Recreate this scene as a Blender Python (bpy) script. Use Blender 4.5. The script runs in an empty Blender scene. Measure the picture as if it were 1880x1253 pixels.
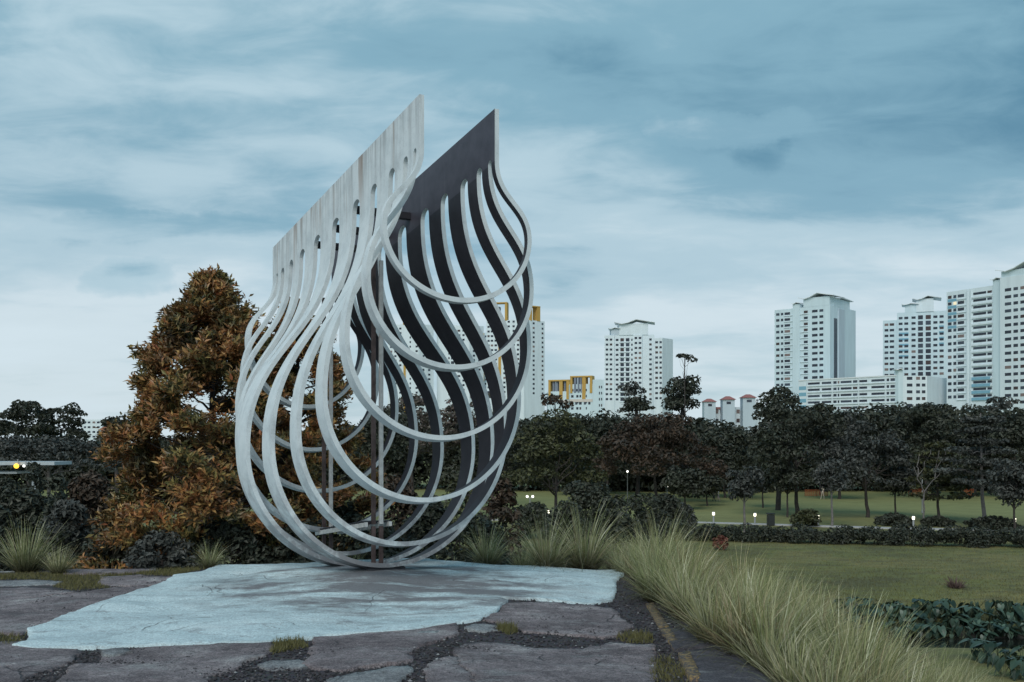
import bpy, bmesh, math, random
import numpy as np
from mathutils import Vector, Matrix, noise
from mathutils.geometry import delaunay_2d_cdt
R = math.radians
scene = bpy.context.scene
COL = scene.collection

# ------------------------------------------------------------------ camera
CAMZ, F, CX, HY = 1.6, 1877.5, 940.0, 814.76      # eye height, focal length and principal point of the 1880 px photograph
cam_data = bpy.data.cameras.new('camera')
cam_data.sensor_width = 36.0
cam_data.lens = F / 1880 * 36.0
cam_data.shift_y = (HY - 626.5) / 1880
cam_data.clip_start = 0.1
cam_data.clip_end = 6000
cam = bpy.data.objects.new('camera', cam_data)
cam.location = (0, 0, CAMZ)
cam.rotation_euler = (R(90), 0, 0)
COL.objects.link(cam)
scene.camera = cam
scene.view_settings.view_transform = 'Standard'
scene.view_settings.look = 'None'
scene.view_settings.exposure = 0.28
scene.view_settings.gamma = 1.0

scene.cycles.max_bounces = 5
scene.cycles.diffuse_bounces = 3
scene.cycles.glossy_bounces = 2
scene.cycles.transmission_bounces = 2
scene.cycles.transparent_max_bounces = 4

# ------------------------------------------------------------------ sky and sun (overcast early evening)
SUN_EL, SUN_AZ = 42.0, 194.0        # azimuth clockwise from +Y: light comes from behind the camera
world = bpy.data.worlds.new('World')
scene.world = world
world.use_nodes = True
world.cycles.sampling_method = 'MANUAL'
world.cycles.sample_map_resolution = 512
wt = world.node_tree
wt.nodes.clear()
def wn(t, **kw):
    n = wt.nodes.new(t)
    for k, v in kw.items(): setattr(n, k, v)
    return n
def wl(a, b): wt.links.new(a, b)
def wmath(op, a, b=None, clamp=False):
    n = wn('ShaderNodeMath', operation=op); n.use_clamp = clamp
    for i, v in enumerate((a, b)):
        if v is None: continue
        if isinstance(v, (int, float)): n.inputs[i].default_value = v
        else: wl(v, n.inputs[i])
    return n.outputs[0]
tc = wn('ShaderNodeTexCoord')
sep = wn('ShaderNodeSeparateXYZ'); wl(tc.outputs['Generated'], sep.inputs[0])
up = wmath('MAXIMUM', sep.outputs['Z'], 0.0)
den = wmath('ADD', up, 0.13)
com = wn('ShaderNodeCombineXYZ')
wl(wmath('DIVIDE', sep.outputs['X'], den), com.inputs[0]); wl(wmath('DIVIDE', sep.outputs['Y'], den), com.inputs[1])
def cloud_noise(scale, loc, sx, sy, detail=7, rough=.55, dist=.0):
    mp = wn('ShaderNodeMapping'); wl(com.outputs[0], mp.inputs[0])
    mp.inputs['Location'].default_value = loc
    mp.inputs['Scale'].default_value = (sx, sy, 1)
    mp.inputs['Rotation'].default_value = (0, 0, R(-14))
    nz = wn('ShaderNodeTexNoise'); wl(mp.outputs[0], nz.inputs['Vector'])
    nz.inputs['Scale'].default_value = scale; nz.inputs['Detail'].default_value = detail
    nz.inputs['Roughness'].default_value = rough; nz.inputs['Distortion'].default_value = dist
    return nz.outputs['Fac']
n1 = cloud_noise(.55, (3.6, 1.2, 0), .8, 1.0, 4, .46, .25)
n2 = cloud_noise(1.6, (7.2, .4, 0), .8, 1.15, 5, .5, .35)
n3 = cloud_noise(4.2, (2.2, 5.4, 0), .9, 1.25, 6, .6, .5)
mixn = wmath('ADD', wmath('ADD', wmath('MULTIPLY', n1, .58), wmath('MULTIPLY', n2, .29)), wmath('MULTIPLY', n3, .13))
# bluer with height, paler towards the horizon and where the cloud is thick
elev = wmath('MULTIPLY', wmath('SUBTRACT', up, .10), 2.5)
elev = wmath('MINIMUM', wmath('MAXIMUM', elev, 0.0), .60)
side = wmath('MULTIPLY', sep.outputs['X'], .22)
tone = wmath('ADD', wmath('ADD', elev, wmath('MULTIPLY', side, wmath('MULTIPLY', up, 2.2))), wmath('MULTIPLY', wmath('SUBTRACT', .52, mixn), wmath('ADD', 1.7, wmath('MULTIPLY', up, 3.0))))
# two small dark scud clouds and one bright wisp, drawn out by noise
wob = wn('ShaderNodeTexNoise'); wl(tc.outputs['Generated'], wob.inputs['Vector']); wob.inputs['Scale'].default_value = 9; wob.inputs['Detail'].default_value = 6; wob.inputs['Roughness'].default_value = .6
wsep = wn('ShaderNodeSeparateXYZ'); wl(wob.outputs['Color'], wsep.inputs[0])
yf = wmath('MAXIMUM', sep.outputs['Y'], .05)
uu = wmath('ADD', wmath('DIVIDE', sep.outputs['X'], yf), wmath('MULTIPLY', wmath('SUBTRACT', wsep.outputs[0], .5), .16)); vv = wmath('ADD', wmath('DIVIDE', sep.outputs['Z'], yf), wmath('MULTIPLY', wmath('SUBTRACT', wsep.outputs[1], .5), .075))
def puff(px, py, rx, ry, amt, t_in):
    a = wmath('DIVIDE', wmath('SUBTRACT', uu, (px - CX) / F), rx / F); c = wmath('DIVIDE', wmath('SUBTRACT', vv, (HY - py) / F), ry / F)
    m = wmath('SUBTRACT', 1.0, wmath('ADD', wmath('MULTIPLY', a, a), wmath('MULTIPLY', c, c)), True)
    return wmath('ADD', t_in, wmath('MULTIPLY', wmath('POWER', m, .8), amt))
tone = puff(235, 520, 120, 48, .24, tone); tone = puff(1420, 288, 85, 34, .11, tone); tone = puff(1360, 235, 170, 40, -.15, tone); tone = puff(300, 425, 330, 34, .11, tone)
ramp = wn('ShaderNodeValToRGB'); wl(tone, ramp.inputs[0])
cr = ramp.color_ramp
cr.interpolation = 'EASE'
cr.elements[0].position = .0; cr.elements[0].color = (.53, .63, .685, 1)
cr.elements[1].position = .85; cr.elements[1].color = (.07, .20, .295, 1)
e = cr.elements.new(.28); e.color = (.385, .525, .60, 1)
e = cr.elements.new(.52); e.color = (.20, .365, .46, 1)
hmix = ramp
bgc = wn('ShaderNodeBackground'); wl(ramp.outputs[0], bgc.inputs[0]); bgc.inputs[1].default_value = 1.0
sky = wn('ShaderNodeTexSky', sky_type='NISHITA')
sky.sun_disc = False
sky.sun_elevation = R(SUN_EL); sky.sun_rotation = R(SUN_AZ)
bgs = wn('ShaderNodeBackground'); wl(sky.outputs[0], bgs.inputs[0]); bgs.inputs[1].default_value = .06
cover = wmath('MULTIPLY_ADD', mixn, .8); cover.node.inputs[2].default_value = .5; cover.node.use_clamp = True
mx = wn('ShaderNodeMixShader'); wl(cover, mx.inputs[0]); wl(bgs.outputs[0], mx.inputs[1]); wl(bgc.outputs[0], mx.inputs[2])
wo = wn('ShaderNodeOutputWorld'); wl(mx.outputs[0], wo.inputs[0])

sun_data = bpy.data.lights.new('sun', 'SUN')
sun_data.energy = 1.5
sun_data.angle = R(35)
sun_data.color = (1.0, .96, .9)
sun = bpy.data.objects.new('sun', sun_data)
sd = Vector((math.sin(R(SUN_AZ)) * math.cos(R(SUN_EL)), math.cos(R(SUN_AZ)) * math.cos(R(SUN_EL)), math.sin(R(SUN_EL))))
sun.rotation_euler = sd.to_track_quat('Z', 'Y').to_euler()
sun.location = sd * 60
COL.objects.link(sun)

# ------------------------------------------------------------------ helpers
rng = np.random.default_rng(7)
random.seed(7)
def tag(o, label=None, cat=None, group=None, kind=None):
    if label: o['label'] = label
    if cat: o['category'] = cat
    if group: o['group'] = group
    if kind: o['kind'] = kind
    return o
def empty(name, loc=(0, 0, 0), rz=0.0):
    o = bpy.data.objects.new(name, None)
    o.location = loc; o.rotation_euler = (0, 0, rz); o.empty_display_size = .3
    COL.objects.link(o)
    return o
def link(name, me, parent=None):
    o = bpy.data.objects.new(name, me)
    COL.objects.link(o)
    if parent is not None: o.parent = parent
    return o
def mesh_np(name, V, Fc, mats, smooth=False, mi=None):
    """mesh from numpy arrays; Fc is (n,3) or (n,4)"""
    me = bpy.data.meshes.new(name)
    V = np.ascontiguousarray(V, np.float32); Fc = np.ascontiguousarray(Fc, np.int32)
    n, k = Fc.shape
    me.vertices.add(len(V)); me.vertices.foreach_set('co', V.ravel())
    me.loops.add(n * k); me.loops.foreach_set('vertex_index', Fc.ravel())
    me.polygons.add(n); me.polygons.foreach_set('loop_start', np.arange(0, n * k, k, dtype=np.int32))
    me.polygons.foreach_set('loop_total', np.full(n, k, np.int32))
    me.polygons.foreach_set('use_smooth', np.full(n, bool(smooth)))
    if mi is not None: me.polygons.foreach_set('material_index', np.asarray(mi, np.int32))
    me.update(calc_edges=True)
    for m in (mats if isinstance(mats, (list, tuple)) else [mats]): me.materials.append(m)
    return me
def mesh_bm(name, bm, mats):
    me = bpy.data.meshes.new(name)
    bm.normal_update(); bm.to_mesh(me); bm.free()
    for m in (mats if isinstance(mats, (list, tuple)) else [mats]): me.materials.append(m)
    return me
def box_bm(bm, c, s, rot=None, mi=0):
    g = bmesh.ops.create_cube(bm, size=1.0)
    M = Matrix.Translation(c) @ (rot.to_4x4() if rot is not None else Matrix.Identity(4)) @ Matrix.Diagonal((s[0], s[1], s[2], 1))
    bmesh.ops.transform(bm, matrix=M, verts=g['verts'])
    for v in g['verts']:
        for f in v.link_faces: f.material_index = mi
    return g['verts']
def tube_np(P, rad, n=8):
    """tapered tube along points"""
    P = np.asarray(P, float); rad = np.asarray(rad, float)
    T = np.gradient(P, axis=0); T /= np.linalg.norm(T, axis=1)[:, None] + 1e-9
    ref = np.where(np.abs(T[:, 2:3]) > .9, np.array([[1., 0, 0]]), np.array([[0, 0, 1.]]))
    A = np.cross(T, ref); A /= np.linalg.norm(A, axis=1)[:, None] + 1e-9
    B = np.cross(T, A)
    a = np.linspace(0, 2 * np.pi, n, endpoint=False)
    V = P[:, None] + rad[:, None, None] * (np.cos(a)[None, :, None] * A[:, None] + np.sin(a)[None, :, None] * B[:, None])
    m = len(P); idx = np.arange(m * n).reshape(m, n)
    q = np.stack([idx[:-1], np.roll(idx, -1, 1)[:-1], np.roll(idx, -1, 1)[1:], idx[1:]], -1).reshape(-1, 4)
    return V.reshape(-1, 3), q
def join_np(parts):
    Vs, Fs, o = [], [], 0
    for V, f in parts:
        Vs.append(V); Fs.append(f + o); o += len(V)
    return np.concatenate(Vs), np.concatenate(Fs)

# ------------------------------------------------------------------ materials
def new_mat(name):
    m = bpy.data.materials.new(name); m.use_nodes = True
    nt = m.node_tree
    b = nt.nodes['Principled BSDF']
    return m, nt, b
class NB:
    """small node builder"""
    def __init__(s, nt): s.nt = nt
    def n(s, t, **kw):
        x = s.nt.nodes.new(t)
        for k, v in kw.items(): setattr(x, k, v)
        return x
    def l(s, a, b): s.nt.links.new(a, b)
    def val(s, sock, v):
        if isinstance(v, (int, float, tuple, list)): sock.default_value = v
        else: s.l(v, sock)
    def math(s, op, a, b=None, c=None, clamp=False):
        x = s.n('ShaderNodeMath', operation=op); x.use_clamp = clamp
        for i, v in enumerate((a, b, c)):
            if v is not None: s.val(x.inputs[i], v)
        return x.outputs[0]
    def coord(s, kind='Object', scale=(1, 1, 1), loc=(0, 0, 0), rot=(0, 0, 0)):
        t = s.n('ShaderNodeTexCoord'); m = s.n('ShaderNodeMapping')
        s.l(t.outputs[kind], m.inputs[0]); m.inputs['Scale'].default_value = scale; m.inputs['Location'].default_value = loc; m.inputs['Rotation'].default_value = rot
        return m.outputs[0]
    def world(s, scale=(1, 1, 1), loc=(0, 0, 0), rot=(0, 0, 0)):
        t = s.n('ShaderNodeNewGeometry'); m = s.n('ShaderNodeMapping')
        s.l(t.outputs['Position'], m.inputs[0]); m.inputs['Scale'].default_value = scale; m.inputs['Location'].default_value = loc; m.inputs['Rotation'].default_value = rot
        return m.outputs[0]
    def noise(s, vec, scale=1, detail=4, rough=.55, dist=0.0):
        x = s.n('ShaderNodeTexNoise'); s.l(vec, x.inputs['Vector'])
        x.inputs['Scale'].default_value = scale; x.inputs['Detail'].default_value = detail
        x.inputs['Roughness'].default_value = rough; x.inputs['Distortion'].default_value = dist
        return x.outputs['Fac']
    def ramp(s, fac, stops):
        x = s.n('ShaderNodeValToRGB'); s.val(x.inputs[0], fac)
        el = x.color_ramp.elements
        while len(el) > len(stops): el.remove(el[-1])
        while len(el) < len(stops): el.new(.5)
        for e_, (p, c) in zip(el, stops):
            e_.position = p; e_.color = (c[0], c[1], c[2], 1) if isinstance(c, (tuple, list)) else (c, c, c, 1)
        return x.outputs[0]
    def mix(s, fac, a, b, mode='MIX'):
        x = s.n('ShaderNodeMix', data_type='RGBA', blend_type=mode)
        s.val(x.inputs[0], fac)
        for i, v in ((6, a), (7, b)):
            if isinstance(v, (tuple, list)): x.inputs[i].default_value = (v[0], v[1], v[2], 1)
            else: s.l(v, x.inputs[i])
        return x.outputs[2]
    def bump(s, h, strength=.3, dist=.02, normal=None):
        x = s.n('ShaderNodeBump'); s.l(h, x.inputs['Height']); x.inputs['Strength'].default_value = strength; x.inputs['Distance'].default_value = dist
        if normal is not None: s.l(normal, x.inputs['Normal'])
        return x.outputs[0]
def plain(name, col, rough=.7, metal=0.0, vary=.12, scale=3.0, bump=.1):
    m, nt, b = new_mat(name); q = NB(nt)
    v = q.world()
    n = q.noise(v, scale, 5, .6)
    lo = tuple(c * (1 - vary) for c in col); hi = tuple(min(1, c * (1 + vary)) for c in col)
    q.l(q.ramp(n, [(.3, lo), (.7, hi)]), b.inputs['Base Color'])
    b.inputs['Roughness'].default_value = rough; b.inputs['Metallic'].default_value = metal
    if bump: q.l(q.bump(q.noise(v, scale * 12, 3), bump, .01), b.inputs['Normal'])
    return m
def emit(name, col, s):
    m, nt, b = new_mat(name)
    b.inputs['Base Color'].default_value = (*col, 1)
    b.inputs['Emission Color'].default_value = (*col, 1); b.inputs['Emission Strength'].default_value = s
    return m
M = {}
# pale paint of the sculpture: rain streaks run down from the top edges, speckled grime everywhere
def sculpture_pale():
    m, nt, b = new_mat('pale_weathered_paint'); q = NB(nt)
    ob = q.coord('Object')
    streak = q.noise(q.coord('Object', (9, 9, .55)), 1.0, 5, .65)
    grime = q.noise(ob, 3.2, 8, .68)
    fine = q.noise(ob, 55, 3, .6)
    base = q.ramp(grime, [(.28, (.55, .61, .625)), (.5, (.69, .75, .76)), (.75, (.78, .83, .835))])
    geo = q.n('ShaderNodeTexCoord'); sx = q.n('ShaderNodeSeparateXYZ'); q.l(geo.outputs['Object'], sx.inputs[0])
    # height below the sloping top edge (object y runs along the length)
    hb = q.math('SUBTRACT', q.math('MULTIPLY_ADD', sx.outputs['Y'], -.1596, 6.0778), sx.outputs['Z'])
    near_top = q.math('SUBTRACT', 1.0, q.math('DIVIDE', hb, 1.0), None, True)
    sm = q.math('MULTIPLY', q.ramp(streak, [(.46, 0.), (.66, 1.)]), near_top)
    c = q.mix(q.math('MULTIPLY', sm, .6), base, (.20, .195, .19))
    rust_n = q.noise(q.coord('Object', (4.2, 4.2, .32), (1.3, .2, 0)), 1.0, 3, .6)
    rm = q.math('MULTIPLY', q.ramp(rust_n, [(.57, 0.), (.68, 1.)]), near_top)
    c = q.mix(q.math('MULTIPLY', rm, .75), c, (.25, .14, .075))
    c = q.mix(q.ramp(fine, [(.30, .35), (.42, 0.)]), c, (.33, .36, .37))
    blot = q.noise(q.coord('Object', (2, 2, 1.2), (4, 2, 9)), 1.4, 6, .7)
    c = q.mix(q.math('MULTIPLY', q.ramp(blot, [(.56, 0.), (.72, 1.)]), .4), c, (.27, .27, .28))
    # shade under the lower rings painted in as blotchy darkening near the ground
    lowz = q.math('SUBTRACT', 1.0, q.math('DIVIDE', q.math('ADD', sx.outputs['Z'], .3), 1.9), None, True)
    shade_n = q.noise(q.coord('Object', (1.5, 1.5, 1.5), (2, 5, 3)), 1.6, 7, .66)
    shade_m = q.ramp(q.math('ADD', shade_n, q.math('MULTIPLY', lowz, .22)), [(.55, 0.), (.70, 1.)])
    c = q.mix(q.math('MULTIPLY', shade_m, q.math('MULTIPLY', lowz, .9, None, True)), c, (.20, .185, .195))
    q.l(c, b.inputs['Base Color']); b.inputs['Roughness'].default_value = .62
    q.l(q.bump(fine, .12, .006), b.inputs['Normal'])
    return m
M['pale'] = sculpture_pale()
def sculpture_dark(name, k):
    m, nt, b = new_mat(name); q = NB(nt)
    ob = q.coord('Object')
    n = q.noise(ob, 4, 7, .65)
    c = q.ramp(n, [(.3, tuple(k * v for v in (.052, .050, .066))), (.7, tuple(k * v for v in (.088, .085, .108)))])
    st = q.noise(q.coord('Object', (6, 6, .7)), 1.2, 4, .6)
    c = q.mix(q.math('MULTIPLY', q.ramp(st, [(.58, 0.), (.75, 1.)]), .3), c, tuple(k * v for v in (.16, .16, .19)))
    q.l(c, b.inputs['Base Color']); b.inputs['Roughness'].default_value = .55
    q.l(q.bump(q.noise(ob, 60, 2), .1, .005), b.inputs['Normal'])
    return m
M['dark'] = sculpture_dark('dark_paint_shaded', .5)  # ring insides: the same dark paint, darkened further for their shade
M['slate'] = sculpture_dark('dark_paint_lit', 1.0)  # plate insides: lighter copy of that paint for the open skylight
M['beam'] = plain('dark_beam_paint', (.025, .024, .03), .6)
M['brown_steel'] = plain('steel_brown_reflection', (.11, .075, .07), .45, .3, .5, 6)  # brown reflection in the steel bars put into their colour
M['white_steel'] = plain('white_steel_and_glint', (.62, .62, .60), .5, 0, .2, 8)  # white seat steel; also the bright reflection painted onto one hanger bar per pair
M['plinth'] = plain('dark_plinth', (.06, .058, .065), .8, 0, .4, 5)

# ------------------------------------------------------------------ terrain
HILL_X, HILL_Y, LAWN = 2.15, 17.6, -5.9
def hill(x, y):
    """height of the ground: flat hilltop with a low mound, banks, lower lawn with a stream bed"""
    x = np.asarray(x, float); y = np.asarray(y, float)
    dx = np.maximum(x - HILL_X, 0); dy = np.maximum(y - HILL_Y, 0)
    d = np.sqrt(dx * dx + dy * dy)
    top = -.60 + .25 * np.exp(-(((x + 2.2) / 2.9) ** 2 + ((y - 15.9) / 2.5) ** 2))
    top = top + .025 * np.sin(x * 1.7 + y * .6) * np.sin(y * 1.1 - x * .4)
    bank = .50 * d * d / (d + .9)
    low = LAWN + .00009 * np.maximum(y - 60, 0) ** 2 * 0 + .12 * np.sin(x * .11 + 1) * np.sin(y * .09)
    z = top - bank
    k = .5
    z = np.where(z > low + k, z, np.where(z < low - k, low, low + (z - low + k) ** 2 / (4 * k)))
    # stream bed between the bank and the lower lawn
    sy = 41.5 + (x - 20) * -.10
    s = np.clip(1 - np.abs(y - sy) / 4.6, 0, 1) * np.clip((x - 7) / 4, 0, 1)
    z = z - 1.1 * (s * s * (3 - 2 * s))
    return z
def H(x, y): return float(hill(x, y))
RT = np.concatenate([np.arange(4, 30, .05), np.arange(30, 400, .4)])
def ray(px, py, z=None, Y=None):
    """point on the ground (or at height z / distance Y) seen at a pixel of the photograph"""
    dx, dz = (px - CX) / F, -(py - HY) / F
    if Y is not None: return Vector((dx * Y, Y, CAMZ + dz * Y))
    if z is not None:
        t = (z - CAMZ) / dz; return Vector((dx * t, t, z))
    below = CAMZ + dz * RT < hill(dx * RT, RT)
    i = int(np.argmax(below)); t0, t1 = (RT[i - 1], RT[i]) if below.any() and i > 0 else (398., 400.)
    tt = np.linspace(t0, t1, 40); bl = CAMZ + dz * tt < hill(dx * tt, tt)
    t = float(tt[int(np.argmax(bl))]) if bl.any() else float(t1)
    return Vector((dx * t, t, H(dx * t, t)))

def lawn_color(q, sx, w):
    big = q.noise(w, .13, 5, .62); mid = q.noise(q.world((.5, 1.3, 1)), .9, 6, .68); fine = q.noise(w, 7, 5, .7)
    lawn = q.ramp(big, [(.34, (.085, .082, .03)), (.47, (.15, .155, .042)), (.56, (.20, .175, .062)), (.68, (.13, .135, .042))])
    lawn = q.mix(q.ramp(mid, [(.36, .75), (.56, 0.)]), lawn, (.075, .066, .03))
    lawn = q.mix(q.math('MULTIPLY', q.ramp(fine, [(.4, 0.), (.7, 1.)]), .5), lawn, (.19, .19, .075))
    far = q.ramp(mid, [(.3, (.17, .175, .06)), (.7, (.26, .265, .10))])
    return q.mix(q.math('MULTIPLY', q.math('SUBTRACT', sx.outputs['Y'], 88), .05, None, True), lawn, far), mid, fine
def ground_material():
    m, nt, b = new_mat('ground_soil_and_grass'); q = NB(nt)
    w = q.world()
    sx = q.n('ShaderNodeSeparateXYZ'); q.l(w, sx.inputs[0])
    lawn, mid, fine = lawn_color(q, sx, w)
    # gravel and soil of the hilltop
    vo = q.n('ShaderNodeTexVoronoi'); q.l(w, vo.inputs['Vector']); vo.inputs['Scale'].default_value = 38
    grav = q.mix(.75, q.ramp(q.noise(w, 4, 5), [(.3, (.035, .031, .035)), (.7, (.07, .063, .07))]), vo.outputs['Color'], 'MULTIPLY')
    grav = q.mix(.35, grav, (.075, .066, .074))
    soil = q.ramp(mid, [(.3, (.035, .034, .022)), (.7, (.075, .072, .038))])
    bank = q.mix(q.math('MULTIPLY', q.math('ADD', sx.outputs['Z'], 4.6), -1.5, None, True), soil, lawn)
    top = q.math('MULTIPLY', q.math('ADD', sx.outputs['Z'], .86), 9, None, True)
    c = q.mix(top, bank, grav)
    wet = q.math('MULTIPLY', q.math('ADD', sx.outputs['Z'], 6.15), -2.5, None, True)
    c = q.mix(wet, c, (.03, .03, .026))
    q.l(c, b.inputs['Base Color']); b.inputs['Roughness'].default_value = .9
    hsum = q.math('ADD', q.math('MULTIPLY', vo.outputs['Distance'], .5), fine)
    q.l(q.bump(hsum, .6, .03), b.inputs['Normal'])
    return m
M['ground'] = ground_material()
def axis(segs):
    return np.unique(np.concatenate([np.arange(a, b, s) for a, b, s in segs]))
gx = axis([(-3000, -400, 200), (-400, -60, 20), (-60, -14, 3), (-14, -6, .5), (-6, 8, .16), (8, 20, .5), (20, 60, 1.5), (60, 400, 20), (400, 3001, 200)])
gy = axis([(-60, 4, 4), (4, 7, .5), (7, 21, .16), (21, 60, .6), (60, 150, 3), (150, 400, 25), (400, 4001, 200)])
GX, GY = np.meshgrid(gx, gy)
GZ = hill(GX, GY)
idx = np.arange(GX.size).reshape(GX.shape)
quads = np.stack([idx[:-1, :-1], idx[:-1, 1:], idx[1:, 1:], idx[1:, :-1]], -1).reshape(-1, 4)
ground = link('ground', mesh_np('ground', np.stack([GX, GY, GZ], -1).reshape(-1, 3), quads, M['ground'], True))
tag(ground, kind='structure')

# ---- broken concrete slabs of the hilltop
def concrete(name, cols, patch=False):
    m, nt, b = new_mat(name); q = NB(nt)
    w = q.world()
    warp = q.n('ShaderNodeMix', data_type='VECTOR')
    n0 = q.n('ShaderNodeTexNoise'); q.l(w, n0.inputs['Vector']); n0.inputs['Scale'].default_value = .9; n0.inputs['Detail'].default_value = 4
    add = q.n('ShaderNodeVectorMath', operation='ADD'); q.l(w, add.inputs[0])
    sc = q.n('ShaderNodeVectorMath', operation='SCALE'); q.l(n0.outputs['Color'], sc.inputs[0]); sc.inputs['Scale'].default_value = .9
    q.l(sc.outputs[0], add.inputs[1])
    wv = add.outputs[0]
    st = q.n('ShaderNodeMapping'); q.l(wv, st.inputs[0]); st.inputs['Scale'].default_value = (.5, 1.5, 1) if patch else (.85, 1.35, 1)
    st.inputs['Rotation'].default_value = (0, 0, R(12))
    flow = q.noise(st.outputs[0], 1.1, 8, .62)
    fine = q.noise(w, 22, 6, .72)
    grit = q.noise(w, 90, 3, .7)
    c = q.ramp(flow, [(p, k) for p, k in zip((.30, .43, .55, .72), cols)])
    rough_n = q.noise(w, 6.5, 9, .78)
    if not patch:
        c = q.mix(1.0, c, q.ramp(rough_n, [(.32, (.38, .36, .38)), (.48, (.95, .93, .95)), (.64, (1.5, 1.48, 1.47))]), 'MULTIPLY')
        scr = q.noise(q.world((1.0, 2.1, 1), (3, 1, 0), (0, 0, R(9))), 1.7, 9, .76)
        c = q.mix(q.math('MULTIPLY', q.ramp(scr, [(.54, 0.), (.64, 1.)]), .55), c, (.40, .41, .41))
    else:
        c = q.mix(.8, c, q.ramp(rough_n, [(.28, (.60, .61, .64)), (.46, (1.0, 1.0, 1.0)), (.7, (1.12, 1.1, 1.09))]), 'MULTIPLY')
    speck = q.noise(w, 42, 5, .8)
    c = q.mix(.9 if not patch else .45, c, q.ramp(speck, [(.36, (.40, .39, .41)), (.5, (.95, .95, .95)), (.64, (1.55, 1.54, 1.53))]), 'MULTIPLY')
    c = q.mix(q.ramp(fine, [(.33, .5), (.50, 0.)]), c, tuple(v * (.55 if patch else .38) for v in cols[1]))
    c = q.mix(q.math('MULTIPLY', q.ramp(grit, [(.55, 0.), (.68, 1.)]), .35 if patch else .6), c, tuple(min(.8, v * (1.15 if patch else 2.1)) for v in cols[2]))
    # hair cracks
    vo = q.n('ShaderNodeTexVoronoi', feature='DISTANCE_TO_EDGE'); q.l(wv, vo.inputs['Vector']); vo.inputs['Scale'].default_value = .8 if patch else 1.25
    crack = q.math('MULTIPLY', q.ramp(vo.outputs['Distance'], [(.0, 1.), (.012 if patch else .02, 0.)]), q.ramp(q.noise(w, .9, 3), [(.55, 0.), (.63, 1.)]))
    c = q.mix(q.math('MULTIPLY', crack, .75), c, (.035, .03, .035))
    if patch:
        # thin cement worn through to the old brown concrete, and trowel lines
        worn = q.noise(q.world((.9, 1.5, 1), (6, 2, 0), (0, 0, R(18))), 1.9, 9, .74)
        c = q.mix(q.math('MULTIPLY', q.ramp(worn, [(.57, 0.), (.66, 1.)]), .62), c, (.22, .22, .235))
        line = q.ramp(q.math('ABSOLUTE', q.math('SUBTRACT', flow, .50)), [(0., 1.), (.010, 0.)])
        c = q.mix(q.math('MULTIPLY', line, q.ramp(worn, [(.46, 0.), (.54, .6)])), c, (.16, .15, .16))
        # mud washed down from the base of the sculpture
        sx = q.n('ShaderNodeSeparateXYZ'); q.l(w, sx.inputs[0])
        ddx = q.math('DIVIDE', q.math('ADD', sx.outputs['X'], 1.8), 2.7); ddy = q.math('DIVIDE', q.math('SUBTRACT', sx.outputs['Y'], 14.7), 2.3)
        dist = q.math('SQRT', q.math('ADD', q.math('MULTIPLY', ddx, ddx), q.math('MULTIPLY', ddy, ddy)))
        near = q.math('SUBTRACT', 1.15, dist, None, True)
        mudn = q.noise(q.world((.55, 1.5, 1), (1, 4, 0), (0, 0, R(24))), 1.7, 8, .68)
        mud = q.math('MULTIPLY', q.ramp(q.math('ADD', mudn, q.math('MULTIPLY', near, .14)), [(.47, 0.), (.63, 1.)]), q.math('MULTIPLY', near, 2.6, None, True))
        c = q.mix(q.math('MULTIPLY', mud, .85), c, (.135, .12, .13))
    q.l(c, b.inputs['Base Color']); b.inputs['Roughness'].default_value = .85
    hs = q.math('ADD', q.math('MULTIPLY', q.math('ADD', flow, rough_n), 1.3), q.math('ADD', q.math('MULTIPLY', fine, .5), q.math('MULTIPLY', grit, .2)))
    hs = q.math('SUBTRACT', hs, q.math('MULTIPLY', crack, .8))
    q.l(q.bump(hs, .7 if patch else 1.0, .035 if patch else .05), b.inputs['Normal'])
    return m
M['patch'] = concrete('fresh_pale_cement', [(.36, .44, .465), (.54, .67, .70), (.64, .775, .80), (.74, .84, .85)], True)
M['slab'] = concrete('old_brown_concrete', [(.105, .086, .092), (.20, .168, .174), (.295, .255, .26), (.52, .50, .49)])
M['slab_light'] = concrete('scraped_grey_concrete', [(.19, .185, .19), (.27, .275, .28), (.34, .36, .365), (.45, .49, .49)])
M['asphalt'] = concrete('dark_asphalt', [(.06, .055, .065), (.085, .079, .092), (.11, .104, .118), (.17, .165, .175)])
def worn_yellow():
    m, nt, b = new_mat('worn_yellow_paint'); q = NB(nt)
    w = q.world()
    c = q.ramp(q.noise(w, 9, 6, .7), [(.3, (.20, .13, .055)), (.7, (.34, .235, .10))])
    c = q.mix(q.ramp(q.noise(w, 26, 5, .7), [(.46, 1.), (.56, 0.)]), c, (.065, .058, .06))
    q.l(c, b.inputs['Base Color']); b.inputs['Roughness'].default_value = .85
    q.l(q.bump(q.noise(w, 60, 3), .4, .01), b.inputs['Normal'])
    return m
M['yellow_line'] = worn_yellow()
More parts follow.
